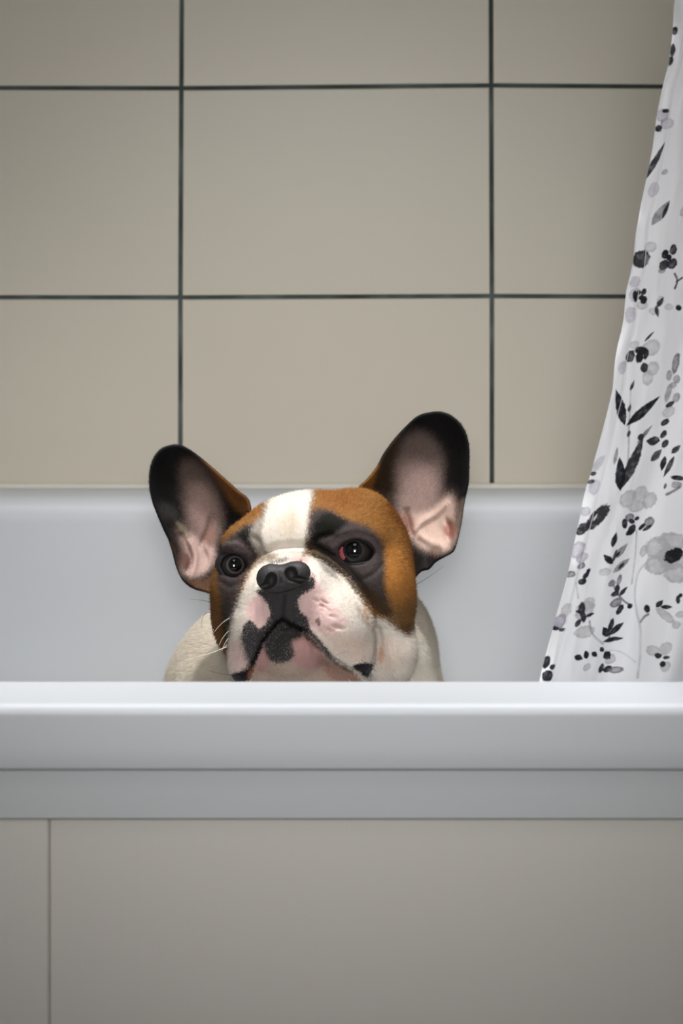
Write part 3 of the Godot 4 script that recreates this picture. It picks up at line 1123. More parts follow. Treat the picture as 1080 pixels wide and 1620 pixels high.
func dog() -> void:
	dog_frame()
	var base := Vector3(-0.03, 0.219, -1.64)
	var o := root("dog", base)
	tag(o, "brown and white bulldog with big upright ears peering over the bath rim", "dog")
	var face := face_coat()
	var ears := ear_coat()
	var hide := vmat(0.7, 0.22)
	hide.rim_enabled = true
	hide.rim = 0.08
	hide.rim_tint = 0.6

	var V := PackedVector3Array()
	var N := PackedVector3Array()
	var C := PackedColorArray()
	var T := PackedInt32Array()
	var H := PackedFloat32Array()     # length of hair at each vertex, 0 = bare

	# head
	var got := nets(head_field(), Vector3(-215, -235, -230), Vector3(205, 175, 200), 4.0)
	got = split(got[0], got[1])
	var v: PackedVector3Array = got[0]
	var t: PackedInt32Array = got[1]
	var n := normals_of(v, t)
	for i in v.size():
		var front := smoothstep(-0.15, 0.35, n[i].z)
		v[i] += n[i] * (face.look(face.lift, v[i].x, v[i].y) * front + 0.5 * fine.get_noise_3dv(v[i] * 0.5))
	n = normals_of(v, t)
	var tan := lin(132, 84, 38)
	for i in v.size():
		var p := v[i]
		var wob := Vector2(noise.get_noise_3dv(p * 5.0), noise.get_noise_3dv(p * 5.0 + Vector3(500, 0, 0))) * 2.6 + Vector2(fine.get_noise_3dv(p * 0.7), fine.get_noise_3dv(p * 0.7 + Vector3(0, 400, 0))) * 3.0
		var c := face.color(p.x + wob.x, p.y + wob.y)
		var back := 1.0 - smoothstep(-0.45, -0.1, n[i].z)
		var low := 1.0 - smoothstep(-75.0, -45.0, p.y)
		c = c.lerp(tan.lerp(lin(216, 206, 190), low), back)
		C.append(c)
		var bare := face.look(face.bare, p.x, p.y)
		H.append(lerpf(lerpf(8.0, 4.4, smoothstep(40.0, 90.0, p.z)), 0.0, bare))
	V.append_array(v)
	N.append_array(n)
	T.append_array(t)

	# ears, rooted in the skull
	var head_count := V.size()
	for side in 2:
		var e := ear(side, ears)
		var first := V.size()
		V.append_array(e[0])
		for i in e[1]:
			T.append(first + i)
		N.append_array(normals_of(e[0], e[1]))
		C.append_array(e[2])
		H.append_array(e[3])

	# trunk and legs
	var bf := body_field()
	got = nets(bf, Vector3(-420, -800, -620), Vector3(260, 0, 220), 17.0)
	got = split(got[0], got[1])
	v = got[0]
	t = got[1]
	n = normals_of(v, t)
	var at0 := V.size()
	for i in v.size():
		var p := v[i]
		var pale := smoothstep(20.0, 90.0, p.x)
		C.append(lin(240, 230, 212).lerp(lin(252, 245, 230), pale).lerp(lin(220, 205, 182), 0.5 + 0.5 * noise.get_noise_3dv(p * 0.25)))
		H.append(9.0 if p.y > -330.0 else 0.0)
	V.append_array(v)
	N.append_array(n)
	for i in t:
		T.append(at0 + i)

	for i in C.size():
		C[i] = C[i] * 0.8
	var bones := base
	var arr := []
	arr.resize(Mesh.ARRAY_MAX)
	var pos := PackedVector3Array()
	var nor := PackedVector3Array()
	for i in V.size():
		pos.append(world(V[i]) - bones)
		nor.append(frame * N[i])
	arr[Mesh.ARRAY_VERTEX] = pos
	arr[Mesh.ARRAY_NORMAL] = nor
	arr[Mesh.ARRAY_COLOR] = C
	arr[Mesh.ARRAY_INDEX] = T
	var mesh := ArrayMesh.new()
	mesh.add_surface_from_arrays(Mesh.PRIMITIVE_TRIANGLES, arr)
	add("body", mesh, hide, o)

	fur(V, N, C, T, H, o, base, face, ears, head_count, at0)
	eyes(o, base)
	nose(o, base)
	whiskers(o, base)

func put(p: Vector3, base: Vector3) -> Vector3:
	return world(p) - base

func head_field() -> Field:
	var f := Field.new()
	var roll := Basis(Vector3.BACK, deg_to_rad(6.0))
	var id := Basis()
	f.ball(hd(505, 884, -45), Vector3(146, 103, 125), Basis(Vector3.BACK, deg_to_rad(9.0)), 30)          # skull
	f.ball(hd(478, 854, 30), Vector3(104, 70, 62), roll, 40)             # forehead
	f.ball(hd(572, 838, -20), Vector3(50, 60, 70), roll, 30)
	f.ball(hd(590, 935, -18), Vector3(66, 88, 98), Basis(Vector3.BACK, 0.18), 30)   # cheeks
	f.ball(hd(398, 950, -18), Vector3(62, 98, 96), Basis(Vector3.BACK, -0.12), 30)
	f.ball(hd(550, 842, 56), Vector3(52, 24, 36), Basis(Vector3.BACK, -0.25), 22)   # brows
	f.ball(hd(382, 856, 56), Vector3(34, 25, 32), Basis(Vector3.BACK, 0.5), 22)
	f.ball(hd(582, 912, 38), Vector3(54, 40, 46), Basis(Vector3.BACK, -0.5), 26)    # under the eyes
	f.ball(hd(366, 928, 42), Vector3(30, 46, 40), id, 22)
	f.ball(hd(455, 935, 80), Vector3(74, 52, 74), roll, 26)              # bridge of the muzzle
	f.ball(hd(528, 985, 84), Vector3(58, 66, 62), Basis(Vector3.BACK, 0.55), 18)    # flews
	f.ball(hd(556, 1034, 70), Vector3(38, 40, 48), Basis(Vector3.BACK, 0.3), 16)
	f.ball(hd(408, 990, 84), Vector3(43, 72, 60), Basis(Vector3.BACK, -0.12), 18)
	f.ball(hd(385, 1042, 70), Vector3(26, 36, 42), id, 16)
	f.ball(hd(452, 960, 122), Vector3(40, 34, 34), id, 16)               # under the nose
	f.ball(hd(460, 1030, 84), Vector3(52, 44, 58), id, 8)                # chin
	f.ball(hd(480, 1078, 36), Vector3(104, 42, 66), id, 20)              # throat
	f.limb(hd(520, 985, -90), hd(522, 1130, -80), 118, 122, 40)          # neck
	f.ball(hd(615, 1030, -10), Vector3(44, 52, 60), id, 24)
	# eye sockets
	f.ball(hd(561, 872, 70), Vector3(29, 22, 30), Basis(Vector3.BACK, -0.1), 6, true)
	f.ball(hd(371, 896, 63), Vector3(21, 21, 26), id, 6, true)
	return f

func body_field() -> Field:
	var f := Field.new()
	var m := 1.0 / K
	var w := func(x: float, y: float, z: float) -> Vector3: return unworld(Vector3(x, y, z))
	f.limb(w.call(0.003, 0.522, -1.665), w.call(-0.006, 0.42, -1.655), 0.074 * m, 0.100 * m, 0.03 * m)
	f.limb(w.call(-0.02, 0.43, -1.67), w.call(-0.075, 0.36, -1.79), 0.10 * m, 0.095 * m, 0.04 * m)
	f.ball(w.call(-0.062, 0.462, -1.735), Vector3(0.088, 0.092, 0.085) * m, Basis(), 0.04 * m)
	for s in [-1.0, 1.0]:
		var x: float = -0.012 + s * 0.078
		f.limb(w.call(x, 0.40, -1.63), w.call(x + s * 0.012, 0.315, -1.63), 0.052 * m, 0.036 * m, 0.03 * m)
		f.limb(w.call(x + s * 0.012, 0.315, -1.63), w.call(x + s * 0.008, 0.255, -1.585), 0.033 * m, 0.023 * m, 0.015 * m)
		f.ball(w.call(x + s * 0.008, 0.238, -1.565), Vector3(0.027, 0.0185, 0.036) * m, Basis(), 0.012 * m)
		for k in 4:
			f.ball(w.call(x + s * 0.008 + (k - 1.5) * 0.013, 0.231, -1.537), Vector3(0.009, 0.011, 0.014) * m, Basis(), 0.005 * m)
		var hx: float = -0.07 + s * 0.088
		f.limb(w.call(hx, 0.325, -1.80), w.call(hx + s * 0.02, 0.285, -1.715), 0.062 * m, 0.042 * m, 0.03 * m)
		f.limb(w.call(hx + s * 0.02, 0.275, -1.715), w.call(hx + s * 0.02, 0.245, -1.765), 0.032 * m, 0.021 * m, 0.012 * m)
		f.limb(w.call(hx + s * 0.02, 0.242, -1.765), w.call(hx + s * 0.026, 0.237, -1.69), 0.021 * m, 0.018 * m, 0.012 * m)
		for k in 4:
			f.ball(w.call(hx + s * 0.026 + (k - 1.5) * 0.011, 0.230, -1.668), Vector3(0.008, 0.0095, 0.013) * m, Basis(), 0.005 * m)
	f.limb(w.call(-0.08, 0.30, -1.855), w.call(-0.075, 0.275, -1.885), 0.026 * m, 0.012 * m, 0.02 * m)   # stub of a tail
	return f

func face_coat() -> Coat:
	var k := Coat.new(lin(144, 98, 50))
	var black := lin(18, 16, 15)
	var soot := lin(66, 58, 55)
	var lip := lin(60, 58, 58)
	var mask := lin(58, 48, 46)
	var white := lin(230, 219, 204)
	var pink := lin(224, 186, 180)
	# shades of brown
	patch(k, 20, [600, 955, 618, 935, 640, 930, 658, 950, 660, 985, 650, 1010, 630, 1000, 610, 985], lin(134, 96, 56), 10)
	patch(k, 20, [612, 985, 632, 990, 652, 985, 648, 1006, 630, 1008], lin(96, 70, 44), 6)
	patch(k, 20, [600, 890, 625, 860, 645, 890, 652, 930, 640, 955, 615, 945], lin(176, 118, 58), 10)
	patch(k, 10, [605, 800, 640, 850, 656, 905, 668, 905, 660, 850, 630, 790], lin(112, 66, 28), 6)
	patch(k, 40, [500, 786, 540, 776, 575, 786, 560, 806, 520, 806], lin(140, 90, 44), 8)
	patch(k, 10, [330, 935, 350, 940, 368, 975, 368, 1045, 350, 1045, 335, 1000], lin(120, 80, 40), 7)
	patch(k, 30, [352, 955, 372, 950, 378, 990, 368, 1040, 358, 1020], lin(46, 36, 28), 6)
	# dark mask round the eyes
	patch(k, 66, [500, 806, 522, 808, 545, 822, 582, 834, 602, 855, 609, 885, 607, 915, 611, 940, 614, 968, 602, 968, 584, 954, 560, 925, 535, 900, 512, 886, 494, 872, 487, 845, 490, 818], soot, 5)
	patch(k, 66, [560, 930, 590, 935, 612, 955, 622, 975, 606, 975, 586, 960], lin(70, 52, 36), 6)
	patch(k, 66, [343, 868, 356, 856, 374, 842, 392, 830, 408, 832, 418, 850, 420, 868, 408, 888, 392, 912, 380, 945, 372, 985, 356, 965, 347, 935, 342, 900], soot, 5)
	# paler skin of the lids and under the eyes
	patch(k, 72, [522, 862, 540, 848, 565, 842, 590, 852, 598, 868, 585, 862, 562, 852, 540, 858, 528, 868], lin(104, 90, 90), 4, 0.85)
	patch(k, 66, [545, 892, 575, 895, 598, 885, 600, 905, 585, 925, 560, 915], lin(72, 64, 62), 7, 0.9)
	patch(k, 66, [360, 862, 376, 858, 392, 868, 398, 880, 386, 876, 370, 868], lin(112, 98, 98), 4, 0.9)
	patch(k, 60, [350, 905, 362, 918, 378, 916, 390, 900, 384, 922, 366, 940, 352, 925], lin(66, 57, 56), 6, 0.9)
	patch(k, 60, [344, 870, 354, 858, 364, 852, 362, 860, 350, 872], lin(96, 82, 72), 4, 0.7)
	# brow stripes
	patch(k, 70, [496, 836, 506, 818, 520, 812, 548, 826, 532, 842, 512, 854, 496, 856], black, 4)
	patch(k, 70, [488, 846, 498, 850, 516, 866, 534, 878, 520, 880, 500, 870, 488, 860], black, 3, 0.85)
	patch(k, 70, [376, 846, 390, 836, 404, 834, 414, 850, 410, 872, 398, 866, 386, 856], black, 4)
	# white of muzzle, cheeks and throat
	patch(k, 20, [600, 978, 616, 986, 632, 1000, 646, 1006, 662, 990, 690, 1000, 700, 1140, 640, 1150, 560, 1150, 550, 1040, 575, 985], lin(246, 234, 219), 4)
	patch(k, 90, [424, 884, 455, 878, 500, 882, 535, 902, 562, 936, 582, 966, 596, 985, 610, 1010, 620, 1150, 350, 1150, 360, 1040, 364, 1000, 374, 962, 388, 928, 405, 897], white, 2.5)
	# blaze, grizzled at its edges
	patch(k, 45, [420, 790, 440, 774, 478, 770, 496, 778, 492, 808, 488, 845, 486, 868, 476, 890, 436, 890, 414, 880, 398, 858, 402, 832, 418, 812], lin(156, 146, 134), 4)
	patch(k, 45, [428, 788, 445, 772, 478, 770, 492, 780, 488, 808, 484, 845, 482, 866, 472, 890, 440, 890, 424, 876, 416, 852, 420, 820], white, 3)
	patch(k, 60, [446, 815, 462, 808, 472, 822, 466, 848, 450, 850, 442, 834], lin(206, 186, 156), 8, 0.5)
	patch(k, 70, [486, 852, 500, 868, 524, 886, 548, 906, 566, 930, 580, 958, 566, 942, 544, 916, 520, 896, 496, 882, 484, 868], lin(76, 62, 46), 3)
	patch(k, 70, [420, 874, 440, 880, 436, 886, 420, 890, 404, 898, 408, 886], lin(148, 132, 112), 4)
	# grizzle on the right of the fold
	patch(k, 95, [505, 888, 520, 900, 540, 920, 530, 916, 512, 902], lin(118, 110, 104), 3, 0.8)
	patch(k, 100, [560, 950, 572, 965, 582, 985, 592, 1000, 576, 985, 566, 968], lin(150, 128, 108), 3, 0.6)
	# pink skin of the muzzle
	patch(k, 120, [490, 908, 500, 914, 512, 935, 530, 955, 545, 975, 553, 990, 535, 1000, 510, 1002, 494, 996, 484, 978, 474, 958, 474, 948, 482, 932], pink, 4, 0.9, 0.6)
	patch(k, 120, [408, 940, 424, 952, 428, 974, 414, 993, 398, 982, 390, 964], pink, 3, 0.95, 0.6)
	patch(k, 140, [455, 884, 472, 880, 488, 886, 484, 892, 466, 892], lin(226, 178, 170), 3, 0.9, 0.6)
	patch(k, 80, [366, 1020, 384, 1010, 396, 1030, 396, 1060, 380, 1066, 366, 1052], lin(220, 186, 176), 6, 0.8)
	patch(k, 90, [505, 1000, 545, 1000, 575, 1005, 588, 1030, 580, 1046, 550, 1042, 525, 1025], lin(222, 186, 170), 12, 0.55)
	patch(k, 60, [596, 1012, 622, 1010, 640, 1030, 630, 1060, 600, 1060], lin(226, 200, 182), 10, 0.5)
	# chin
	patch(k, 90, [396, 1050, 420, 1020, 447, 985, 480, 1000, 505, 1030, 530, 1050, 560, 1066, 560, 1095, 380, 1095], lin(180, 158, 142), 3, 1.0, 0.3)
	patch(k, 95, [462, 1012, 478, 1002, 496, 1012, 508, 1030, 510, 1050, 488, 1058, 466, 1046], lin(180, 140, 132), 4, 1.0, 0.5)
	patch(k, 95, [418, 1016, 410, 1034, 406, 1056, 418, 1064, 428, 1044, 424, 1026], lin(178, 138, 130), 3, 1.0, 0.5)
	patch(k, 90, [400, 1040, 408, 1034, 402, 1062, 394, 1076, 384, 1078, 392, 1060], lin(120, 66, 48), 3)
	patch(k, 90, [505, 1032, 530, 1052, 566, 1066, 566, 1080, 530, 1076, 508, 1056], lin(150, 112, 98), 4, 0.8)
	patch(k, 40, [330, 1092, 380, 1088, 460, 1092, 560, 1088, 660, 1084, 700, 1200, 320, 1200], lin(226, 214, 196), 8)
	# black of the lips and under the nose
	patch(k, 118, [408, 934, 420, 950, 426, 958, 428, 972, 420, 987, 409, 993, 398, 982, 388, 988, 383, 1006, 389, 1026, 394, 1046, 399, 1056, 406, 1048, 412, 1028, 421, 1007, 435, 992, 447, 980, 461, 988, 474, 996, 491, 1003, 510, 1024, 526, 1045, 520, 1030, 503, 1008, 492, 996, 487, 978, 477, 968, 473, 952, 478, 940, 495, 932, 498, 921, 489, 912, 450, 930], lip, 1.6, 1.0, 0.25)
	patch(k, 70, [384, 1004, 396, 1000, 402, 1012, 400, 1040, 394, 1050, 388, 1030], lin(70, 67, 66), 5, 0.8, 0.1)
	patch(k, 100, [447, 981, 462, 990, 477, 999, 476, 1008, 463, 1013, 466, 1032, 460, 1044, 438, 1048, 424, 1038, 419, 1022, 422, 1006, 434, 993], lin(56, 53, 53), 2.5, 1.0, 0.2)
	patch(k, 100, [378, 1072, 391, 1057, 402, 1040, 415, 1012, 431, 991, 447, 976, 466, 986, 486, 999, 488, 1005, 462, 993, 447, 985, 436, 994, 421, 1014, 407, 1042, 395, 1060, 384, 1076], lin(18, 15, 15), 1.6, 1.0, 1.0)
	patch(k, 100, [484, 998, 508, 1021, 533, 1044, 558, 1061, 556, 1066, 528, 1051, 503, 1027, 482, 1006], lin(72, 54, 50), 2.5, 0.9, 1.0)
	patch(k, 75, [556, 1052, 572, 1048, 590, 1050, 588, 1062, 581, 1073, 569, 1064], lin(34, 32, 34), 1.5, 1.0, 1.0)
	patch(k, 75, [365, 1068, 378, 1062, 391, 1061, 392, 1074, 380, 1082, 370, 1080], lin(34, 32, 34), 1.5, 1.0, 1.0)
	# small marks
	patch(k, 130, [424, 892, 438, 885, 455, 882, 453, 888, 438, 891, 427, 895], lin(96, 90, 86), 1.5, 0.9)
	patch(k, 120, [499, 980, 504, 978, 508, 984, 505, 990, 500, 987], lin(110, 80, 70), 1.5, 0.8)
	patch(k, 140, [473, 884, 477, 884, 477, 888, 473, 888], soot, 1.0, 0.8)
	patch(k, 110, [574, 962, 578, 962, 586, 990, 582, 988], lin(196, 140, 96), 2, 0.8)
	patch(k, 20, [596, 1028, 606, 1024, 608, 1040, 598, 1046], lin(214, 172, 140), 3, 0.8)

	# relief: folds of the face
	crease(k, 95, [372, 975, 384, 938, 402, 900, 428, 882, 458, 875, 500, 880, 535, 900, 562, 934, 584, 970, 594, 1005], 7.0, 9)
	crease(k, 70, [365, 985, 378, 935, 396, 897, 420, 874, 455, 865, 500, 868, 540, 893, 572, 932, 596, 975], -8.0, 7)
	crease(k, 120, [409, 938, 412, 914, 424, 897, 450, 888, 482, 890, 498, 905, 503, 925], -3.5, 4)
	crease(k, 140, [451, 935, 449, 958, 447, 982], -5.0, 2.6)
	crease(k, 100, [378, 1074, 392, 1060, 404, 1040, 418, 1012, 434, 991, 447, 979], -9.0, 4.0)
	crease(k, 100, [447, 979, 464, 988, 482, 999, 505, 1022, 530, 1046, 560, 1064, 586, 1068], -9.0, 4.0)
	crease(k, 100, [400, 1010, 418, 988, 440, 972], 3.0, 7)
	crease(k, 100, [454, 972, 480, 986, 508, 1010, 535, 1038], 3.0, 7)
	for i in 16:
		var y := rng.randf_range(945, 1000)
		var x := rng.randf_range(488, 510) + (y - 945) * 0.55
		crease(k, 110, [x, y, x + 6, y + 2, x + 11, y + 5], -1.3, 2.4)
		patch(k, 110, [x + 2, y, x + 7, y + 1, x + 8, y + 4, x + 3, y + 4], lin(196, 150, 140), 2, 0.4)
	for i in 14:
		var y := rng.randf_range(935, 995)
		var x := rng.randf_range(495, 520) + (y - 935) * 0.6
		patch(k, 110, [x, y, x + 8, y + 2, x + 10, y + 6, x + 2, y + 5], white, 2.5, 0.55)
	crease(k, 90, [592, 985, 600, 1010, 598, 1040, 590, 1060], -7.0, 7)
	crease(k, 60, [530, 845, 505, 852, 492, 870], -4.0, 6)
	crease(k, 60, [398, 846, 412, 860, 416, 876], -4.0, 5)
	crease(k, 60, [458, 790, 456, 830, 455, 866], -3.0, 9)
	crease(k, 66, [535, 905, 560, 918, 590, 908, 608, 888], -2.5, 5)
	crease(k, 66, [350, 918, 364, 928, 382, 918], -2.5, 5)
	crease(k, 66, [528, 852, 545, 842, 570, 840, 594, 852, 604, 872], 3.0, 6)
	crease(k, 66, [350, 870, 364, 862, 380, 862, 394, 874], 3.0, 5)
	return k

# ---- ears: a cupped sheet inside the outline measured for each
const EAR_L := [270, 704, 285, 704, 300, 711, 318, 724, 338, 741, 357, 758, 377, 776, 396, 796, 396, 850, 375, 905, 348, 942, 337, 941, 324, 937, 307, 932, 290, 920, 279, 898, 273, 876, 267, 856, 259, 839, 248, 813, 240, 791, 236, 767, 237, 743, 244, 723, 255, 710]
const EAR_R := [694, 651, 711, 656, 727, 669, 737, 687, 742, 708, 742, 737, 741, 764, 736, 788, 733, 805, 729, 832, 723, 858, 717, 873, 704, 881, 690, 889, 678, 901, 667, 904, 655, 916, 640, 935, 615, 900, 595, 850, 572, 800, 566, 774, 579, 759, 595, 739, 606, 718, 622, 696, 639, 677, 659, 659, 676, 653]

func ear_coat() -> Coat:
	var k := Coat.new(lin(24, 21, 20))
	var c := -55.0
	# left ear
	patch(k, c, [318, 722, 340, 738, 372, 768, 400, 796, 380, 812, 362, 792, 340, 756], lin(104, 68, 34), 5)
	patch(k, c, [288, 728, 312, 730, 332, 752, 348, 786, 352, 824, 342, 860, 340, 890, 326, 908, 300, 914, 284, 900, 284, 870, 277, 836, 293, 824, 288, 795, 283, 762], lin(92, 77, 70), 11, 1.0, 0.2)
	patch(k, c, [296, 770, 318, 764, 338, 788, 346, 826, 338, 860, 318, 858, 302, 826], lin(160, 132, 122), 14, 0.9, 0.3)
	patch(k, c, [284, 848, 300, 842, 322, 860, 338, 866, 338, 892, 322, 908, 300, 912, 288, 900, 290, 875], lin(198, 168, 156), 7, 0.9, 0.5)
	patch(k, c, [318, 850, 334, 830, 340, 846, 330, 866], lin(150, 112, 98), 5, 0.8)
	patch(k, c, [284, 872, 298, 878, 302, 892, 294, 904, 286, 892], lin(110, 80, 72), 3, 0.9)
	patch(k, c, [276, 826, 290, 832, 300, 850, 290, 848], lin(130, 120, 100), 3, 0.7)
	patch(k, c, [268, 858, 278, 872, 292, 910, 310, 930, 340, 944, 340, 915, 320, 918, 300, 916, 286, 900, 278, 876], lin(88, 62, 42), 3)
	patch(k, c, [250, 795, 272, 800, 280, 818, 262, 822], lin(60, 56, 55), 6, 0.7)
	# right ear
	patch(k, c, [566, 776, 580, 755, 604, 722, 622, 694, 632, 690, 628, 730, 622, 780, 630, 830, 645, 860, 620, 850, 590, 800], lin(52, 40, 28), 5)
	patch(k, c, [564, 778, 578, 756, 592, 738, 600, 735, 592, 760, 580, 790], lin(120, 80, 36), 4)
	patch(k, c, [645, 686, 668, 682, 688, 696, 702, 722, 700, 757, 698, 786, 716, 774, 722, 806, 727, 815, 722, 856, 709, 874, 692, 872, 674, 877, 656, 862, 644, 842, 632, 834, 626, 805, 626, 776, 623, 741, 632, 708], lin(104, 88, 80), 11, 1.0, 0.2)
	patch(k, c, [634, 736, 660, 728, 688, 742, 694, 780, 680, 812, 650, 826, 634, 800], lin(164, 138, 128), 15, 0.9, 0.3)
	patch(k, c, [636, 806, 660, 812, 690, 800, 712, 784, 724, 812, 720, 850, 706, 870, 684, 872, 662, 862, 648, 846], lin(212, 182, 166), 8, 0.95, 0.5)
	patch(k, c, [636, 812, 648, 810, 656, 826, 654, 846, 642, 838], lin(150, 108, 94), 5, 0.9)
	patch(k, c, [703, 834, 714, 822, 722, 832, 718, 850, 708, 850], lin(168, 112, 94), 3, 0.9)
	patch(k, c, [680, 868, 692, 862, 700, 872, 688, 880], lin(110, 86, 72), 3, 0.7)
	patch(k, c, [635, 870, 655, 874, 680, 882, 695, 888, 668, 906, 650, 925, 640, 900], lin(26, 22, 20), 3)
	patch(k, c, [722, 800, 736, 790, 730, 830, 724, 850, 720, 830], lin(112, 96, 84), 3, 0.8)
	# relief
	crease(k, c, [282, 838, 292, 862, 300, 886, 294, 908], -7, 5)
	crease(k, c, [296, 850, 308, 880, 304, 910], 6, 6)
	crease(k, c, [320, 858, 332, 880, 326, 906], 5, 6)
	crease(k, c, [268, 858, 278, 876, 284, 900, 298, 918], -4, 3)
	crease(k, c, [336, 808, 326, 840, 316, 862], -5, 6)
	crease(k, c, [706, 820, 712, 836, 710, 852], -7, 5)
	crease(k, c, [660, 842, 678, 856, 698, 864], 6, 6)
	crease(k, c, [652, 846, 660, 834, 670, 824, 690, 812, 712, 790], 5, 6)
	crease(k, c, [642, 800, 646, 822, 650, 842], -6, 6)
	crease(k, c, [724, 806, 722, 830, 718, 856], 5, 4)
	return k

func ear(side: int, coat: Coat) -> Array:
	var mid := Vector2(310, 825) if side == 0 else Vector2(665, 785)
	var depth := func(p: Vector2) -> float:
		# the rim: outer edge stands a little forward of the back, the base tucks behind the head
		if side == 0:
			return -62.0 + (p.x - 310.0) * -0.10 - (825.0 - p.y) * 0.08
		return -62.0 + (p.x - 665.0) * 0.10 - (785.0 - p.y) * 0.08
	var rim := spline(vec(EAR_L if side == 0 else EAR_R), 6)
	var rings := 34
	var v := PackedVector3Array()
	var t := PackedInt32Array()
	var col := PackedColorArray()
	var hair := PackedFloat32Array()
	var w := rim.size()
	var smooth_mid := hd(mid.x, mid.y, depth.call(mid))
	var edge_pts := PackedVector3Array()
	for p in rim:
		edge_pts.append(hd(p.x, p.y, depth.call(p)))
	var thick := 9.0
	# rows from the middle of the hollow front over the rim to the middle of the back
	var rows := []
	for k in rings + 1:
		rows.append([float(k) / rings, 1])
	for k in 7:
		var a := PI * (k + 1) / 8.0
		rows.append([1.0 + 0.0 * a, 2 + k])
	for k in rings + 1:
		rows.append([1.0 - float(k) / rings, 0])
	for row in rows:
		var q: float = row[0]
		for i in w:
			var e := edge_pts[i]
			var p: Vector3
			if row[1] == 1 or row[1] == 0:
				# ring between the middle and the edge, set in by half the thickness
				var inner := e + (smooth_mid - e).normalized() * thick * 0.5
				p = smooth_mid.lerp(inner, q)
				var bowl := 1.0 - q * q * q
				var dep := -34.0 * bowl
				if row[1] == 1:
					p.z += dep + thick * 0.5
					p.z += coat.look(coat.lift, p.x, p.y) * (1.0 - pow(q, 8))
				else:
					p.z += dep - thick * 0.5 - 12.0 * bowl
			else:
				var a := PI * float(row[1] - 1) / 8.0
				var out := (e - smooth_mid)
				out.z = 0
				out = out.normalized()
				p = e + (smooth_mid - e).normalized() * thick * 0.5 + out * thick * 0.5 * sin(a) + Vector3(0, 0, thick * 0.5 * cos(a))
			v.append(p)
			var wob := Vector2(noise.get_noise_3dv(p * 5.0), noise.get_noise_3dv(p * 5.0 + Vector3(300, 0, 0))) * 3.0
			if row[1] == 0:
				col.append(lin(34, 28, 24).lerp(lin(110, 70, 34), smoothstep(-10.0, -90.0, p.y - 40.0)))
				hair.append(6.0)
			else:
				col.append(coat.color(p.x + wob.x, p.y + wob.y))
				hair.append((7.0 - 3.0 * smoothstep(0.85, 1.0, q)) * (1.0 - coat.look(coat.bare, p.x, p.y)))
	for r in rows.size() - 1:
		for i in w:
			var a := r * w + i
			var b := r * w + (i + 1) % w
			t.append_array([a, b, b + w, a, b + w, a + w])
	# the hollow must face forwards
	if normals_of(v, t)[w * 10 + 3].z < 0.0:
		for i in range(0, t.size(), 3):
			var x := t[i]
			t[i] = t[i + 1]
			t[i + 1] = x
	return [v, t, col, hair]

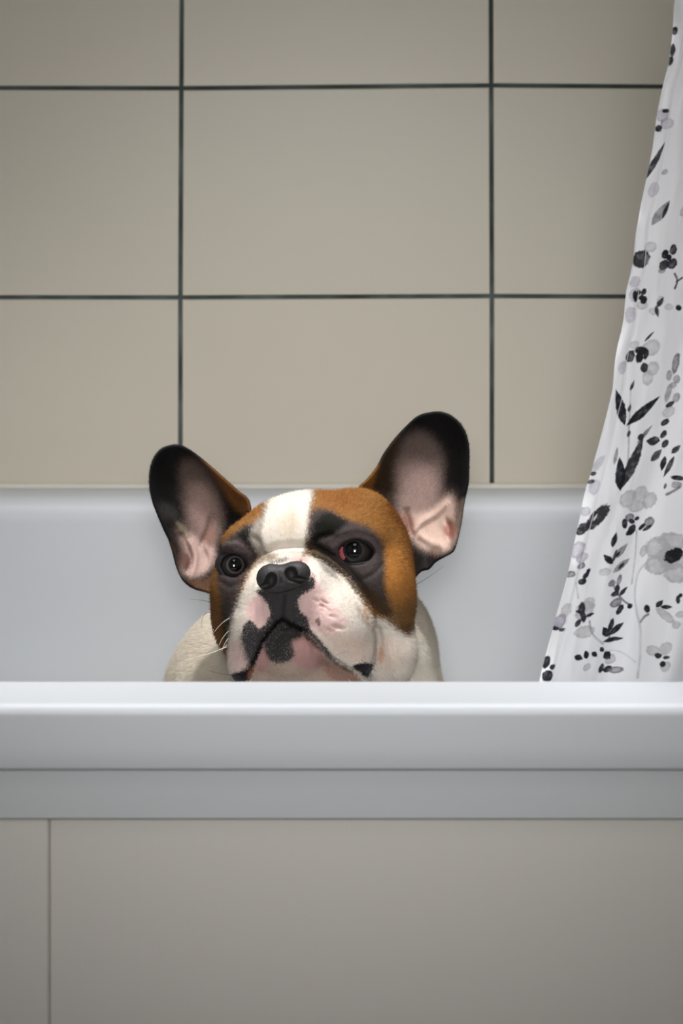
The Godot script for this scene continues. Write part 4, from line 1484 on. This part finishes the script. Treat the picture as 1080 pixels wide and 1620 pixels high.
# ---- short coat: one flat blade for each hair, lying back over the skin
func fur(V: PackedVector3Array, N: PackedVector3Array, C: PackedColorArray, T: PackedInt32Array, H: PackedFloat32Array, o: Node3D, base: Vector3, face: Coat, ears: Coat, head_count: int, ear_count: int) -> void:
	var pos := PackedVector3Array()
	var nor := PackedVector3Array()
	var col := PackedColorArray()
	var nose_at := hd(450, 915, 150)
	for i in range(0, T.size(), 3):
		var a := T[i]
		var b := T[i + 1]
		var c := T[i + 2]
		var len := (H[a] + H[b] + H[c]) / 3.0
		if len < 0.8:
			continue
		var area := (V[b] - V[a]).cross(V[c] - V[a]).length() * 0.5
		var mid := (V[a] + V[b] + V[c]) / 3.0
		var facing := (N[a] + N[b] + N[c]).normalized()
		var dens := 0.5 if facing.z > -0.25 else 0.04
		if mid.y < -170.0:
			dens *= 0.3
		var want := area * dens
		var count := int(want)
		if rng.randf() < want - count:
			count += 1
		for k in count:
			var u := rng.randf()
			var w := rng.randf()
			if u + w > 1.0:
				u = 1.0 - u
				w = 1.0 - w
			var p := V[a] * (1.0 - u - w) + V[b] * u + V[c] * w
			var n := (N[a] * (1.0 - u - w) + N[b] * u + N[c] * w).normalized()
			var away := p - nose_at
			away.z = -absf(away.z) * 0.5 - 25.0
			if p.z < -35.0 and p.y > -10.0 and absf(p.x) > 100.0:
				away = Vector3(p.x * 0.4, 60.0, -10.0)
			away += Vector3(0, -30.0, 0) if p.y < -60.0 else Vector3.ZERO
			var dir := (away - n * away.dot(n)).normalized()
			dir = (dir + Vector3(rng.randfn(0, 0.25), rng.randfn(0, 0.25), rng.randfn(0, 0.25)) + n * rng.randf_range(0.18, 0.55)).normalized()
			var side := dir.cross(n).normalized() * rng.randf_range(0.26, 0.48)
			var l := len * rng.randf_range(0.6, 1.25)
			var shade := C[a] * (1.0 - u - w) + C[b] * u + C[c] * w
			if n.z > 0.1 and a < ear_count:
				# each hair takes the colour of a spot close to its root, so borders are grizzled
				var stray := 5.0 if p.z > 55.0 and p.y < -40.0 else 3.4
				var map := face if a < head_count else ears
				shade = shade.lerp(map.color(p.x + rng.randfn(0, stray), p.y + rng.randfn(0, stray)) * 0.8, 0.8)
			var vary := 0.40 * (1.0 - 0.7 * clampf(shade.g * 1.6, 0.0, 1.0))
			shade *= rng.randf_range(1.02 - vary, 1.02 + vary) * (1.0 + vary * noise.get_noise_3d(p.x * 2.2, p.y * 1.1, p.z * 1.1))
			if p.z > 75.0 and shade.r < 0.06 and p.y < -45.0 and rng.randf() < 0.2:
				shade = shade.lerp(Color(0.3, 0.28, 0.26), rng.randf())
			for q in [p + side - n * 0.4, p - side - n * 0.4, p + dir * l]:
				pos.append(world(q) - base)
				nor.append(frame * n)
				col.append(shade)
	var arr := []
	arr.resize(Mesh.ARRAY_MAX)
	arr[Mesh.ARRAY_VERTEX] = pos
	arr[Mesh.ARRAY_NORMAL] = nor
	arr[Mesh.ARRAY_COLOR] = col
	var mesh := ArrayMesh.new()
	mesh.add_surface_from_arrays(Mesh.PRIMITIVE_TRIANGLES, arr)
	print("hairs ", pos.size() / 3)
	var f := add("fur", mesh, vmat(0.62, 0.25), o)
	f.set_meta("kind", "stuff")

# cap of a ball about its z axis, from the pole to the given angle
func cap(radius: float, from: float, to: float, sides := 32, steps := 14, bulge := 0.0) -> Array:
	var rows := []
	for r in steps + 1:
		var t := lerpf(from, to, float(r) / steps)
		var row := PackedVector3Array()
		var rad := radius + bulge * cos(clampf(t / maxf(to, 0.001), 0.0, 1.0) * PI / 2)
		for s in sides:
			var a := TAU * s / sides
			row.append(Vector3(sin(t) * cos(a), sin(t) * sin(a), cos(t)) * rad)
		rows.append(row)
	return rows

func placed(rows: Array, turn: Basis, c: Vector3, base: Vector3) -> Array:
	var out := []
	for r in rows:
		var row := PackedVector3Array()
		for p in r:
			row.append(put(c + turn * p, base))
		out.append(row)
	return out

func eyes(o: Node3D, base: Vector3) -> void:
	var gloss := func(c: Color, rough: float) -> StandardMaterial3D:
		var m := mat(c, rough, 0.1)
		m.clearcoat_enabled = true
		m.clearcoat = 0.7
		m.clearcoat_roughness = 0.03
		return m
	var white: StandardMaterial3D = gloss.call(srgb(34, 28, 28), 0.2)
	var brown: StandardMaterial3D = gloss.call(srgb(44, 38, 36), 0.4)
	var grey: StandardMaterial3D = gloss.call(srgb(68, 64, 62), 0.4)
	var dark: StandardMaterial3D = gloss.call(srgb(8, 8, 10), 0.08)
	var rosy: StandardMaterial3D = gloss.call(srgb(190, 98, 104), 0.35)
	var skin := mat(srgb(34, 30, 30), 0.65, 0.3)
	for side in 2:
		var radius := 25.0 if side == 0 else 30.0
		var c := hd(370, 896, 54) if side == 0 else hd(561, 873, 55)
		var aim := (hd(372, 893, 54 + radius) - c) if side == 0 else (hd(559, 870, 55 + radius) - c)
		var turn := Basis.looking_at(-aim.normalized(), Vector3.UP)
		var ball := sheet(placed(cap(radius, 0.0, PI, 36, 24), Basis(), c, base), true)
		var eye := add("eye", ball, white, o)
		add("iris", sheet(placed(cap(radius * 1.012, 0.0, 0.58, 36, 10), turn, c, base), true), grey if side == 0 else brown, eye)
		add("pupil", sheet(placed(cap(radius * 1.024, 0.0, 0.43, 36, 8), turn, c, base), true), dark, eye)
		if side == 1:
			var t2 := Basis.looking_at(-(hd(537, 876, 55 + 19) - c).normalized(), Vector3.UP)
			add("third_eyelid", sheet(placed(cap(radius * 1.010, 0.0, 0.40, 28, 8), t2, c, base), true), rosy, eye)
			eye.set_meta("label", "eye with a reddened inner corner")
			add("discharge", lathe([Vector2(0, 0.0011), Vector2(0.0009, 0.0006), Vector2(0.0011, 0), Vector2(0.0008, -0.0007), Vector2(0, -0.001)], 10), mat(srgb(206, 206, 160), 0.4), eye, put(hd(525, 890, 84), base))
		# lids: rolled skin round the opening, resting on the ball
		var line := [349, 897, 353, 884, 363, 876, 375, 876, 386, 884, 394, 895, 391, 904, 382, 912, 370, 915, 357, 911] if side == 0 else [527, 885, 534, 872, 546, 859, 562, 854, 577, 858, 588, 868, 592, 878, 586, 886, 572, 890, 558, 891, 542, 889]
		var loop := spline(vec(line), 6)
		var rows := []
		for ring in 9:
			var row := PackedVector3Array()
			for p in loop:
				var q := hd(p.x, p.y, c.z)
				var d := Vector2(q.x - c.x, q.y - c.y)
				var grow := lerpf(-1.2, 9.5, ring / 8.0)
				var d2 := d + d.normalized() * grow
				var rr := minf(d.length() + grow, radius * 1.25)
				var on := sqrt(maxf(pow(radius * 1.3, 2.0) - rr * rr, 4.0)) - radius * 0.3
				var z := on + 3.0 * sin(PI * clampf(ring / 6.0, 0.0, 1.0)) + (0.5 if ring else -2.5) - 9.0 * smoothstep(4.0, 8.0, ring)
				row.append(put(Vector3(c.x + d2.x, c.y + d2.y, c.z + z), base))
			rows.append(row)
		add("eyelid", sheet(rows, true, [], true), skin, eye)

func nose(o: Node3D, base: Vector3) -> void:
	var f := Field.new()
	var roll := Basis(Vector3.BACK, deg_to_rad(8.0))
	f.ball(hd(447, 914, 152), Vector3(35, 19, 22), roll, 8)
	f.ball(hd(427, 914, 157), Vector3(20, 20, 18), roll, 10)
	f.ball(hd(469, 907, 157), Vector3(21, 18, 18), roll, 10)
	f.ball(hd(446, 927, 154), Vector3(19, 9, 17), roll, 8)
	# nostrils: a round hole with a slit running outwards, and the groove between
	f.ball(hd(428, 919, 176), Vector3(9, 12, 18), Basis(Vector3.BACK, -0.3), 3, true)
	f.ball(hd(419, 927, 168), Vector3(14, 5.4, 15), Basis(Vector3.BACK, 0.32), 3, true)
	f.ball(hd(460, 908, 176), Vector3(9.5, 11, 18), Basis(Vector3.BACK, 0.35), 3, true)
	f.ball(hd(474, 917, 168), Vector3(18, 5.4, 15), Basis(Vector3.BACK, -0.12), 3, true)
	f.ball(hd(444, 916, 178), Vector3(1.6, 24, 6), Basis(Vector3.BACK, 0.03), 3, true)
	var got := nets(f, hd(449, 920, 150) - Vector3(60, 50, 50), hd(449, 920, 150) + Vector3(64, 54, 46), 1.6)
	var v: PackedVector3Array = got[0]
	var t: PackedInt32Array = got[1]
	var n := normals_of(v, t)
	var pos := PackedVector3Array()
	for i in v.size():
		# pebbled leather
		pos.append(put(v[i] + n[i] * 0.7 * (fine.get_noise_3dv(v[i] * 2.4) + 0.5 * fine.get_noise_3dv(v[i] * 1.1)), base))
	var nn := PackedVector3Array()
	var m2 := normals_of(pos, t)
	nn = m2
	var arr := []
	arr.resize(Mesh.ARRAY_MAX)
	arr[Mesh.ARRAY_VERTEX] = pos
	arr[Mesh.ARRAY_NORMAL] = nn
	arr[Mesh.ARRAY_INDEX] = t
	var mesh := ArrayMesh.new()
	mesh.add_surface_from_arrays(Mesh.PRIMITIVE_TRIANGLES, arr)
	var leather := mat(srgb(44, 42, 41), 0.58, 0.4)
	add("nose", mesh, leather, o)

func whiskers(o: Node3D, base: Vector3) -> void:
	var pale := mat(srgb(228, 222, 210), 0.5)
	var dark := mat(srgb(34, 30, 28), 0.5)
	var list := [
		[1, 80, 376, 974, 356, 982, 339, 1000], [1, 80, 372, 990, 356, 1004, 346, 1022], [1, 80, 370, 1000, 358, 1014, 351, 1030],
		[1, 80, 366, 1012, 354, 1024, 340, 1030], [1, 80, 362, 1022, 330, 1034, 292, 1044], [0, 40, 334, 954, 322, 950, 300, 948],
		[0, 40, 336, 968, 322, 974, 319, 994], [0, 80, 372, 1068, 350, 1066, 328, 1060], [0, -10, 652, 928, 676, 914, 702, 895],
		[1, 90, 404, 1062, 398, 1074, 388, 1086], [1, 90, 500, 1000, 512, 1010, 520, 1026], [0, 66, 366, 838, 352, 828, 340, 822],
		[1, 90, 545, 1060, 552, 1076, 556, 1092], [1, 100, 476, 986, 480, 992, 481, 1000], [1, 100, 466, 984, 470, 990, 470, 998]]
	for w in list:
		var pts := PackedVector3Array()
		for i in range(2, 8, 2):
			pts.append(hd(w[i], w[i + 1], w[1] + (i - 2) * 2.0))
		var line := PackedVector3Array()
		for s in 9:
			var t := s / 8.0
			line.append(put(pts[0] * (1 - t) * (1 - t) + (pts[1] * 2.0 - (pts[0] + pts[2]) * 0.5) * 2.0 * t * (1 - t) + pts[2] * t * t, base))
		add("whisker", tube(line, 0.5 * K, 0.15 * K, 5), pale if w[0] else dark, o)
